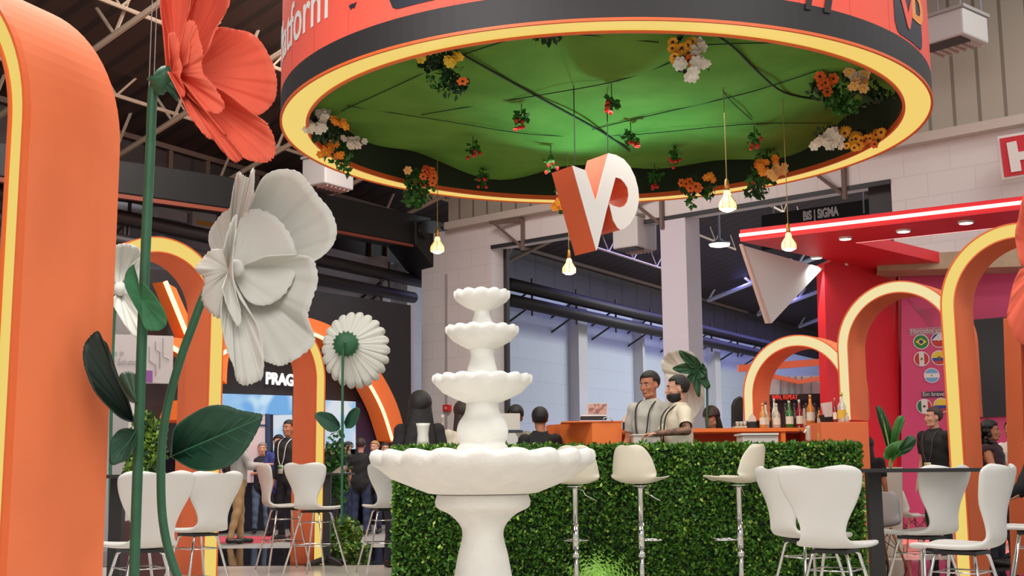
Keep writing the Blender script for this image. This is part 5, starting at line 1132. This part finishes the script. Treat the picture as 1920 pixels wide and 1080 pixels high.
c_ = P(1668, 925, 15.2); zt_ = zat(1668, 876, 15.2)
b = MB(); b.lathe([(.10, 0), (.12, .03), (.165, zt_-.02), (.17, zt_), (.15, zt_), (.14, zt_-.05)], 24, (c_.x, c_.y, 0)); b.build('pot', mat('pot_cream', (210, 196, 182), .5), t, smooth=True)

# ================================================================== SHELL CHAIRS BY THE RED BOOTH
def shell_chair(px, D, rz, label, i=[None]):
    if i[0] is None:
        t = thing('shell_chair', 'x', 'chair', (0, 0, 0), 0, 'white shell chairs with wooden legs by the red booth'); i[0] = t
        sp_ = [(.22, .43, .17), (.18, .45, .2), (.05, .44, .22), (-.1, .44, .22), (-.17, .50, .22), (-.2, .6, .21), (-.23, .72, .19), (-.245, .80, .15), (-.25, .82, .1)]
        q = catmull([Vector(s) for s in sp_], 2); b = MB(); b.grid([[(u*v.z, v.x+.05*u*u*(1 if v.y > .5 else 0), v.y+.03*u*u*(0 if v.y > .5 else 1)) for u in [-1+k/5 for k in range(11)]] for v in q]); b.build('seat_shell', WSHELL, t, world=False, smooth=True, solid=.015)
        for sx in (-1, 1):
            for sy in (-1, 1): b = MB(); b.tube([(sx*.12, sy*.1, .43), (sx*.23, sy*.22, 0)], [.016, .011], 6); b.build('leg', mat('dowel_wood', (176, 124, 84), .5), t, world=False, smooth=True)
        b = MB()
        for sx in (-1, 1): b.tube([(sx*.13, .1, .40), (sx*.2, -.18, .16)], .004, 4); b.tube([(sx*.13, -.1, .40), (sx*.2, .18, .16)], .004, 4); b.tube([(-.13, sx*.1, .4), (.2, sx*.18, .16)], .004, 4); b.tube([(.13, sx*.1, .4), (-.2, sx*.18, .16)], .004, 4)
        b.build('wire_brace', BLACKM, t, world=False)
    else: t = dup(i[0])
    p = P(px, 900, D); return place(t, (p.x, p.y, 0), math.radians(rz), label)
shell_chair(1706, 16.2, -80, 'white shell chair with wooden legs, seen from the side right of the plant pot')
shell_chair(1652, 16.3, -20, 'white shell chair with wooden legs behind the cream plant pot')
shell_chair(1638, 13.6, 10, 'white shell chair behind the right end of the hedge')

# ================================================================== PEOPLE
def evaluated(o):
    dg = bpy.context.evaluated_depsgraph_get(); return bpy.data.meshes.new_from_object(o.evaluated_get(dg))
def capsule(b, p0, p1, r0, r1, n=12):
    p0, p1 = Vector(p0), Vector(p1); d = (p1-p0); L = d.length; d = d.normalized() if L > 1e-6 else Vector((0, 0, 1))
    path, rs = [], []
    for k in range(5): a = PI/2*(1-k/4); path.append(p0-d*r0*math.sin(a)); rs.append(max(.0008, r0*math.cos(a)))
    for k in range(1, 5): a = PI/2*k/4; path.append(p1+d*r1*math.sin(a)); rs.append(max(.0008, r1*math.cos(a)))
    b.tube(path, rs, n)
SK = {'light': mat('skin_light', (206, 150, 122), .6, noise=.06, nscale=30), 'mid': mat('skin_mid', (186, 120, 88), .6, noise=.08, nscale=30), 'dark': mat('skin_dark', (120, 76, 56), .6), 'tattoo': mat('tattooed_skin', (150, 104, 80), .6, rgb2=(58, 44, 42), nscale=22)}
HAIR = {k: mat('hair_'+k, c, .55, bump=.4, bscale=90) for k, c in dict(black=(22, 18, 18), brown=(52, 36, 28), grey=(150, 140, 130), blond=(178, 138, 90), fair=(160, 120, 86)).items()}
EYEW, EYED, LIPS = mat('eye_white', (190, 176, 166), .3), mat('eye_iris', (40, 28, 22), .3), mat('lips', (168, 92, 80), .5)
def figure(label, px, D, H=1.75, z0=0, yaw=0, hyaw=0, hpitch=0, arms=None, shirt=(200, 196, 188), trousers=(40, 42, 54), shoes=(30, 28, 28), skin='light', hair='black', style='short', lean=0, voxel=.014, sleeve='short', beard=False, hands=False, step=0, tattoo=False, lanyard=None, badge=None, x=None, seated=False, hairw=1.0):
    p = P(px, 880, D); X = p.x if x is None else x; s = H/1.75
    t = thing('person', label, 'person', (X, D, z0), math.radians(yaw))
    up = Matrix.Rotation(lean, 3, 'X'); piv = Vector((0, 0, .92)); U = lambda v: up @ (Vector(v)-piv)+piv
    segs = []   # (label,p0,p1,r0,r1)
    el = [(.05, .03, -.28), (.05, .03, -.28)]; wr = [(.0, -.08, -.25), (.0, -.08, -.25)]
    if arms: (el[0], wr[0]), (el[1], wr[1]) = arms
    b = MB(); rows = []
    for z, hx, hy, y0 in ((.83, .10, .08, 0), (.86, .155, .11, .005), (.95, .168, .12, .01), (1.08, .146, .105, 0), (1.22, .162, .115, -.005), (1.34, .178, .115, 0), (1.42, .155, .088, .005), (1.465, .09, .066, .01), (1.50, .045, .045, .01)):
        rows.append([U((hx*math.cos(2*PI*k/24), y0+hy*math.sin(2*PI*k/24), z)) for k in range(24)])
    b.grid(rows, closed=True); b.add(rows[0], [tuple(range(24))]); b.add(rows[-1], [tuple(range(23, -1, -1))])
    segs += [('torso', U((0, 0, 1.0)), U((0, 0, 1.36)), .15, .15), ('hip', U((0, 0, .86)), U((0, 0, .93)), .15, .15)]
    def add(lb, a, c, r0_, r1_): segs.append((lb, Vector(a), Vector(c), r0_, r1_)); capsule(b, a, c, r0_, r1_)
    hand_pts = []
    for i, sx in enumerate((-1, 1)):
        sh = Vector((sx*.175, 0, 1.40)); e = sh+Vector((sx*el[i][0], el[i][1], el[i][2])); w_ = e+Vector((sx*wr[i][0], wr[i][1], wr[i][2]))
        sh, e, w_ = U(sh), U(e), U(w_)
        add('uarm', sh, e, .054, .040); add('farm', e, w_, .040, .026)
        d = (w_-e).normalized(); hand_pts.append((w_, d, sx))
        if not hands: add('hand', w_, w_+d*.09, .030, .024); add('hand', w_+d*.08, w_+d*.15, .024, .012)
        else:
            side = d.cross(Vector((0, 0, 1))); side = side.normalized() if side.length > .1 else Vector((1, 0, 0)); dn = d.cross(side).normalized(); dn = dn if dn.z < 0 else -dn
            pc = w_+d*.05
            for q in (-1.2, -.4, .4, 1.2): add('hand', w_+side*q*.012, w_+d*.085+side*q*.019, .014, .011)
            for q, L in ((-1.5, .058), (-.5, .072), (.5, .078), (1.5, .068)):
                k0 = w_+d*.088+side*q*.019; k1 = k0+(d*.8+dn*.45).normalized()*L*.5; k2 = k1+(d*.35+dn).normalized()*L*.5
                add('hand', k0, k1, .0095, .0088); add('hand', k1, k2, .0088, .0075)
            k0 = w_+d*.02-side*.022; k1 = k0+(d*.7-side*.8+dn*.3).normalized()*.045; add('hand', k0, k1, .012, .0105); add('hand', k1, k1+(d*.9+dn*.5).normalized()*.032, .0105, .008)
    for sx in (-1, 1):
        if seated:
            hp, kn, an = (sx*.09, 0, .88), (sx*.12, -.38, .86), (sx*.12, -.36, .42)
        else:
            f = step*sx; hp, kn, an = (sx*.088, 0, .88), (sx*.105, -.02-f*.5, .48), (sx*.11, .02-f, .085)
        add('thigh', hp, kn, .086, .056); add('calf', kn, an, .055, .036)
        a = Vector(an); add('foot', a+Vector((0, .02, -.04)), a+Vector((sx*.02, -.17, -.055)), .038, .028)
    hc = U((0, -.005, 1.635)); HM = up.to_4x4() @ Matrix.Rotation(math.radians(hyaw), 4, 'Z') @ Matrix.Rotation(math.radians(hpitch), 4, 'X'); HR = HM.to_3x3()
    h = lambda *v: hc+HR @ Vector(v)
    add('neck', U((0, .012, 1.45)), h(0, .012, -.055), .056, .052)
    segs.append(('head', h(0, 0, -.05), h(0, 0, .05), .09, .09))
    for c_, r_ in (((0, .012, .03), (.077, .097, .088)), ((0, -.02, -.025), (.064, .074, .092)), ((0, -.062, -.092), (.036, .030, .026)), ((0, -.092, -.060), (.022, .010, .010)), ((-.079, .008, -.012), (.010, .020, .031)), ((.079, .008, -.012), (.010, .020, .031)), ((-.038, -.070, -.022), (.024, .018, .020)), ((.038, -.070, -.022), (.024, .018, .020))):
        b.ell(h(*c_), r_, 14, R=HR)
    capsule(b, h(-.034, -.078, .030), h(.034, -.078, .030), .012, .012, 8); capsule(b, h(0, -.088, .016), h(0, -.110, -.028), .008, .013, 8); capsule(b, h(-.04, -.035, -.088), h(0, -.066, -.10), .022, .022, 8); capsule(b, h(.04, -.035, -.088), h(0, -.066, -.10), .022, .022, 8)
    tmp = b.build('tmp', SK[skin], None)
    md = tmp.modifiers.new('r', 'REMESH'); md.mode = 'VOXEL'; md.voxel_size = voxel; md.adaptivity = 0
    md = tmp.modifiers.new('s', 'SMOOTH'); md.factor = .5; md.iterations = 2 if voxel < .01 else 1
    me = evaluated(tmp); bpy.data.objects.remove(tmp)
    n = len(me.vertices); co = np.empty(n*3); me.vertices.foreach_get('co', co); co = co.reshape(-1, 3)
    no = np.empty(n*3); me.vertices.foreach_get('normal', no); no = no.reshape(-1, 3)
    best = np.full(n, 1e9); lab = np.zeros(n, int); par = np.zeros(n); names = []
    for i, (lb, a, c, r0_, r1_) in enumerate(segs):
        a, c = np.array(a), np.array(c); ab = c-a; tt = np.clip(((co-a) @ ab)/max(1e-9, ab @ ab), 0, 1); dd = np.linalg.norm(co-(a+tt[:, None]*ab), axis=1)-(r0_+(r1_-r0_)*tt)
        m_ = dd < best; best[m_] = dd[m_]; lab[m_] = i; par[m_] = tt[m_]; names.append(lb)
    vl = np.array([names[i] for i in lab])
    # body
    faces = [tuple(p_.vertices) for p_ in me.polygons]
    mi = [0]*len(faces)
    if tattoo: mi = [1 if (vl[f[0]] == 'farm' or (vl[f[0]] == 'uarm' and par[f[0]] > .5)) else 0 for f in faces]
    def mk(nm, V, Fc, mats_, mil=None, parent=t, solid=0):
        m2 = bpy.data.meshes.new(nm); m2.from_pydata([tuple(v*s) for v in V], [], Fc)
        for q in mats_: m2.materials.append(q)
        if mil: m2.polygons.foreach_set('material_index', mil)
        m2.polygons.foreach_set('use_smooth', [True]*len(m2.polygons)); m2.update()
        o = bpy.data.objects.new(nm, m2); C.objects.link(o); o.parent = parent
        if solid: md_ = o.modifiers.new('s', 'SOLIDIFY'); md_.thickness = solid; md_.offset = 1
        return o
    mk('body', co, faces, [SK[skin], SK['tattoo']], mi)
    def cloth_(nm, keep, off, m_, wr_=.004, solid=.004):
        ok = keep.copy(); idx = -np.ones(n, int); F2 = [f for f in faces if all(ok[v] for v in f)]
        used = sorted({v for f in F2 for v in f})
        if not used: return None
        idx[used] = range(len(used)); wv = wr_*(np.sin(co[used, 2]*38+co[used, 0]*17)+np.sin(co[used, 0]*31+co[used, 1]*27))
        return mk(nm, co[used]+no[used]*(off+wv)[:, None], [tuple(idx[v] for v in f) for f in F2], [m_], solid=solid)
    low = .86 if sleeve != 'none' else .9
    iz = co[:, 2]
    arm_ok = (vl == 'uarm') & (par < {'short': .72, 'long': 2, 'none': .12}[sleeve])
    if sleeve == 'long': arm_ok |= (vl == 'farm') & (par < .95)
    sm = mat('shirt_%d_%d_%d' % tuple(shirt), shirt, .85, noise=.12, nscale=9); tm = mat('trousers_%d_%d_%d' % tuple(trousers), trousers, .85, noise=.15, nscale=9)
    co_hip = (vl == 'hip')
    cloth_('trousers', (vl == 'thigh') | (vl == 'calf') | co_hip, .010, tm); cloth_('shoes', (vl == 'foot'), .008, mat('shoe_%d' % shoes[0], shoes, .5))
    cloth_('shirt', (vl == 'torso') | arm_ok | co_hip | ((vl == 'neck') & (par < .12)), .017, sm)
    # head details
    hm = HAIR[hair]
    def cap_(nm, c, r, keep, m_, n_=26, th=.006, curl=0):
        bb = MB(); bb.ell((0, 0, 0), r, n_); vs = [Vector(v)+Vector(c) for v in bb.v]
        if curl: rr = random.Random(3); vs = [v+v.normalized()*rr.uniform(-curl, curl) for v in vs]
        F2 = [f for f in bb.f if all(keep(vs[i]) for i in f)]
        return mk(nm, np.array([hc+HR @ v for v in vs]), F2, [m_], solid=th)
    if style != 'bald':
        lim = {'short': -.045, 'long': -.10, 'curly': -.12, 'cap': -.02, 'bun': -.05}[style]
        k_ = (1.0 if style in ('short', 'cap', 'bun') else 1.10)*(1+(hairw-1)*.6)
        cap_('hair', (0, .018, .036), (.086*k_, .102*k_, .094*k_), lambda v: (v.z > .064-.3*max(0, abs(v.x)-.05) or v.y > (-.034 if v.z > .03 else (-.004 if v.z > -.015 else .026))) and v.z > lim, hm, curl=.012 if style == 'curly' else 0)
    else:
        cap_('hair', (0, .016, .03), (.080, .099, .088), lambda v: v.y > .01 and v.z < .07 and v.z > -.04, hm, th=.003)
    if style == 'long':
        bb = MB(); rows = []
        for z, hx, hy, y0 in ((.10, .05, .05, .02), (.05, .088, .085, .03), (-.05, .098, .075, .045), (-.15, .112, .058, .062), (-.26, .125, .05, .075), (-.36, .115, .04, .082), (-.43, .08, .03, .085)):
            rows.append([(hx*math.cos(2*PI*k/20)*(1+.03*math.sin(k*5)), y0+hy*math.sin(2*PI*k/20), z) for k in range(20)])
        if hairw > 1:
            rows = [[(hx*math.cos(2*PI*k/24), y0+hy*math.sin(2*PI*k/24), z) for k in range(24)] for z, hx, hy, y0 in ((.150, .008, .01, .03), (.142, .04, .05, .03), (.12, .062, .08, .03), (.07, .078, .098, .03), (0, .086, .098, .035), (-.10, .096, .085, .05), (-.20, .108, .065, .07), (-.32, .122, .05, .085), (-.42, .125, .04, .09), (-.50, .10, .03, .09))]
        bb.grid(rows, closed=True); F2 = bb.f; bb.v = [(v[0]*hairw, v[1], v[2]) for v in bb.v]; vs = [hc+up @ (HR @ Vector((v[0], v[1], v[2])) if v[2] > -.05 else Vector(v)) if lean else hc+(HR @ Vector(v)) for v in bb.v]
        mk('long_hair', np.array(vs), F2, [hm], solid=.006)
    if style == 'curly':
        bb = MB(); rr = random.Random(px)
        for k in range(70):
            a = rr.uniform(0, 2*PI); z = rr.uniform(-.24, .10); rad = .085+.03*(1-abs(z+.08)/.2); y = math.sin(a)*rad+.04
            if y < -.01 and z < .05: continue
            bb.ell((math.cos(a)*rad, y, z), (.034,)*3, 6)
        mk('curls', np.array([hc+HR @ Vector(v) for v in bb.v]), bb.f, [hm])
    if style == 'cap':
        bb = MB(); bb.ell((0, .012, .05), (.09, .108, .075), 20); F2 = [f for f in bb.f if all(bb.v[i][2] > .045 for i in f)]
        bb2 = MB(); bb2.v = bb.v; bb2.f = F2; bb2.m = [0]*len(F2); bb2.box((0, -.13, .05), (.13, .09, .008))
        mk('cap', np.array([hc+HR @ Vector(v) for v in bb2.v]), bb2.f, [mat('cap_dark', (34, 40, 60), .7)], solid=.004)
    if beard: cap_('beard', (0, -.026, -.062), (.073, .076, .066), lambda v: v.z < -.038 and v.y < .022 and not (abs(v.x) < .024 and v.z > -.066), hm, th=.008)
    if voxel < .013 or style == 'short':
        bb = MB()
        for sx in (-1, 1): bb.ell(h(sx*.031, -.079, .006), (.012, .009, .0065), 10, R=HR)
        mk('eyes', np.array([Vector(v) for v in bb.v]), bb.f, [EYEW]); bb = MB()
        for sx in (-1, 1): bb.ell(h(sx*.031, -.0855, .005), (.0065, .004, .0058), 8, R=HR)
        mk('irises', np.array([Vector(v) for v in bb.v]), bb.f, [EYED]); bb = MB()
        for sx in (-1, 1): capsule(bb, h(sx*.016, -.092, .030), h(sx*.046, -.084, .034), .005, .004, 6)
        mk('eyebrows', np.array([Vector(v) for v in bb.v]), bb.f, [hm]); bb = MB()
        bb.ell(h(0, -.097, -.060), (.021, .008, .008), 10, R=HR); mk('lips', np.array([Vector(v) for v in bb.v]), bb.f, [LIPS])
    if hands:
        bb = MB(); rows = []
        for z, r in ((1.445, .078), (1.475, .070), (1.505, .067), (1.49, .074), (1.46, .084)):
            rows.append([U((r*1.02*math.sin(a), .012-r*math.cos(a), z-.02*(1+math.cos(a))*.5)) for a in [.22+(2*PI-.44)*k/24 for k in range(25)]])
        bb.grid(rows); mk('collar', np.array([Vector(v) for v in bb.v]), bb.f, [sm], solid=.004)
    if lanyard:
        bb = MB()
        for sx in (-1, 1): bb.tube(catmull([U((sx*.064, .045, 1.50)), U((sx*.085, -.02, 1.485)), U((sx*.084, -.095, 1.44)), U((sx*.072, -.146, 1.36)), U((sx*.055, -.162, 1.20)), U((sx*.015, -.162, 1.09))], 4), .007, 6)
        mk('lanyard', np.array([Vector(v) for v in bb.v]), bb.f, [mat('lanyard_%d' % lanyard[0], lanyard, .7)])
    if badge:
        bb = MB(); pts = [(-.045, -.164, 1.09), (.045, -.164, 1.09), (.045, -.164, .97), (-.045, -.164, .97)]; bb.prism([U(q) for q in pts], U((0, -.172, 1.0))-U((0, -.164, 1.0)))
        mk('badge', np.array([Vector(v) for v in bb.v]), bb.f, [mat('badge_white', (216, 220, 206), .5)])
        bb = MB(); pts = [(-.043, -.173, 1.085), (.043, -.173, 1.085), (.043, -.173, 1.04), (-.043, -.173, 1.04)]; bb.prism([U(q) for q in pts], U((0, -.175, 1.0))-U((0, -.173, 1.0)))
        mk('badge_band', np.array([Vector(v) for v in bb.v]), bb.f, [mat('badge_%d' % badge[0], badge, .5)])
    bpy.data.meshes.remove(me)
    return t
bx('bar_platform', 'low wooden platform behind the hedge under the bartenders', 'platform', 1120, 1400, 1060, 1090, 11.72, .72, mat('platform_wood', (120, 90, 66), .7))
pf = bpy.data.objects['bar_platform']; 
for ch in list(pf.children): bpy.data.objects.remove(ch)
pf.matrix_basis = Matrix.Translation(Vector((P(1260, 900, 12).x, 12.03, 0))); MB().box((0, 0, .075), (2.2, .78, .15)).build('deck', MATS['platform_wood'], pf, world=False)

figure('bartender in a grey shirt with a black lanyard and green badge, looking down', 1222, 12.3, H=1.90, z0=.15, yaw=-38, hyaw=-6, hpitch=10, skin='mid', hair='black', shirt=(188, 182, 172), trousers=(40, 38, 42), voxel=.008, hands=True,
       arms=(((.06, -.02, -.28), (-.02, -.20, -.14)), ((.05, -.06, -.26), (-.06, -.20, -.08))), lanyard=(24, 22, 22), badge=(72, 150, 80))
figure('bearded bartender in a cream short-sleeved shirt with tattooed forearms, in profile', 1275, 11.95, H=1.83, z0=.15, yaw=-82, hyaw=-4, hpitch=4, skin='light', hair='black', beard=True, shirt=(222, 210, 186), trousers=(40, 38, 42), voxel=.008, hands=True, tattoo=True,
       arms=(((.02, -.14, -.24), (-.02, -.24, -.10)), ((.17, -.02, -.17), (-.09, -.27, -.02))), lanyard=(30, 26, 26))
figure('man in a black T-shirt seen from behind at the bar, right of the fountain', 1014, 13.1, H=1.74, yaw=200, hyaw=-22, hpitch=-2, skin='mid', hair='black', shirt=(30, 28, 30), trousers=(34, 34, 40), voxel=.012, lanyard=(40, 36, 34))
figure('man in a grey-green shirt leaning forward behind the laptop', 952, 14.3, H=1.84, yaw=28, hyaw=-40, hpitch=14, skin='dark', hair='black', shirt=(134, 128, 112), lean=.25, voxel=.014, sleeve='long', arms=(((.12, -.10, -.22), (-.05, -.16, -.12)), ((.20, -.04, -.20), (.04, -.14, -.18))))
figure('woman with very long black hair seen from behind, left of the fountain', 787, 12.6, H=1.86, yaw=186, skin='light', hair='black', style='long', shirt=(34, 30, 32), trousers=(30, 28, 32), voxel=.014, hairw=1.30)
figure('person in a cream shirt mostly hidden behind the fountain stem', 868, 13.0, H=1.80, yaw=215, hyaw=-20, skin='mid', hair='brown', style='long', shirt=(222, 208, 186), voxel=.014, sleeve='long')
figure('person in dark clothes with head bent low, left of the long-haired woman', 742, 14.3, H=1.76, yaw=60, hpitch=35, lean=.35, skin='light', hair='brown', shirt=(30, 30, 36), voxel=.014, sleeve='long')
figure('dark-haired woman bending her head behind the bar, right of the bearded bartender', 1343, 14.6, H=1.80, yaw=-30, hpitch=35, lean=.12, skin='light', hair='brown', style='long', shirt=(32, 28, 30), voxel=.014)
figure('dark-haired person half hidden behind the bottles, inside the smallest arch', 1436, 15.4, H=1.86, yaw=20, hpitch=12, skin='mid', hair='black', style='long', shirt=(28, 26, 28), voxel=.014)
figure('short-haired person in a black top with a pale badge, beside the tall arch', 1756, 15.6, H=1.83, yaw=-55, hyaw=-25, skin='light', hair='brown', shirt=(28, 26, 27), trousers=(28, 26, 28), voxel=.011, sleeve='short', lanyard=(60, 58, 56), badge=(190, 170, 110), arms=(((.05, .05, -.28), (.0, -.10, -.24)), ((.05, .05, -.28), (.0, -.10, -.24))))
figure('woman with curly black hair in a dark top at the right beyond the tall arch', 1862, 13.8, H=1.58, yaw=48, hyaw=10, skin='mid', hair='black', style='curly', shirt=(58, 34, 40), sleeve='none', voxel=.012, arms=(((.06, -.10, -.25), (-.08, -.22, -.05)), ((.05, -.08, -.25), (-.1, -.22, -.04))))
figure('person in a white T-shirt with dark hair, facing the curly-haired woman', 1902, 14.6, H=1.62, yaw=-60, skin='mid', hair='black', shirt=(222, 214, 206), voxel=.014, arms=(((.05, -.10, -.25), (-.08, -.22, -.05)), ((.05, -.10, -.25), (-.08, -.22, -.05))))
figure('woman with long blond-streaked hair in black, cut off by the right edge', 1945, 10.2, H=1.38, yaw=-130, skin='light', hair='blond', style='long', shirt=(26, 24, 26), voxel=.014, sleeve='long', arms=(((.12, -.08, -.24), (-.05, -.22, -.1)), ((.12, -.08, -.24), (-.05, -.22, -.1))))
figure('person in black behind the right end of the hedge, mostly hidden', 1628, 14.2, H=1.42, yaw=150, skin='mid', hair='black', style='long', shirt=(26, 24, 28), voxel=.016)
# the crowd beyond the stand
CR = dict(voxel=.017)
figure('person in a grey shirt and tan trousers with a backpack, behind the second chair', 447, 19.3, H=1.80, yaw=115, hpitch=15, shirt=(168, 164, 158), trousers=(176, 142, 100), sleeve='long', hair='brown', step=.10, arms=(((.04, -.12, -.25), (-.05, -.24, .02)), ((.04, -.10, -.25), (-.05, -.24, .0))), **CR)
figure('grey-haired man in a dark T-shirt with a white chest badge, in the left crowd', 491, 22.5, H=1.62, yaw=10, hair='grey', style='short', shirt=(30, 32, 42), trousers=(96, 116, 140), arms=(((.05, -.06, -.26), (-.12, -.2, .02)), ((.05, -.06, -.26), (-.12, -.2, .02))), badge=(200, 200, 196), **CR)
figure('woman in a blue top beside the man in the dark waistcoat', 521, 21.5, H=1.72, yaw=-15, hair='black', style='long', shirt=(62, 72, 140), sleeve='long', arms=(((.05, -.06, -.26), (-.06, -.18, .08)), ((.05, -.06, -.26), (-.06, -.18, .08))), **CR)
figure('tall man in a black waistcoat with a white lanyard and badge, left of the arch', 540, 20.0, H=1.92, yaw=-30, skin='mid', hair='black', shirt=(36, 32, 34), trousers=(30, 30, 36), lanyard=(216, 212, 200), badge=(96, 150, 90), sleeve='long', **CR)
figure('person in a dark cap and navy jacket, right of the arch leg in the crowd', 618, 24.0, H=1.62, yaw=170, hair='black', style='cap', shirt=(34, 48, 66), sleeve='long', **CR)
figure('dark-haired man in a black shirt seen from behind, next to the pale cap', 638, 22.3, H=1.64, yaw=160, hair='black', shirt=(32, 34, 38), trousers=(36, 46, 70), **CR)
figure('person in a pale cap and glasses facing left in the crowd', 652, 23.6, H=1.66, yaw=-40, hair='grey', style='cap', shirt=(60, 66, 84), trousers=(50, 60, 90), **CR)
figure('broad man in a black T-shirt and blue jeans with his back turned, in the crowd', 676, 21.5, H=1.66, yaw=178, hair='brown', shirt=(26, 25, 28), trousers=(40, 50, 80), arms=(((.09, -.02, -.26), (-.02, -.16, -.16)), ((.09, -.02, -.26), (-.02, -.16, -.16))), **CR)
figure('fair-haired person in dark clothes facing the black T-shirt man, right end of the crowd', 702, 22.3, H=1.63, yaw=-20, hair='blond', style='short', shirt=(36, 34, 42), trousers=(40, 48, 76), **CR)
figure('person in dark clothes behind the fountain basin edge, farthest right of the crowd', 722, 23.4, H=1.62, yaw=10, hair='brown', shirt=(34, 36, 46), trousers=(46, 56, 90), **CR)
# backpack of the person in tan trousers
t = thing('backpack', 'dark backpack worn by the person in tan trousers', 'backpack', P(430, 860, 19.45)); p = P(437, 850, 19.35)
b = MB(); b.ell((p.x-.05, p.y, 1.28), (.10, .14, .22), 14); b.build('bag', mat('backpack_brown', (70, 52, 52), .7), t, smooth=True)
b = MB(); b.ell((p.x-.13, p.y, 1.18), (.04, .10, .11), 10); b.build('pocket', mat('backpack_dark', (50, 40, 42), .7), t, smooth=True)
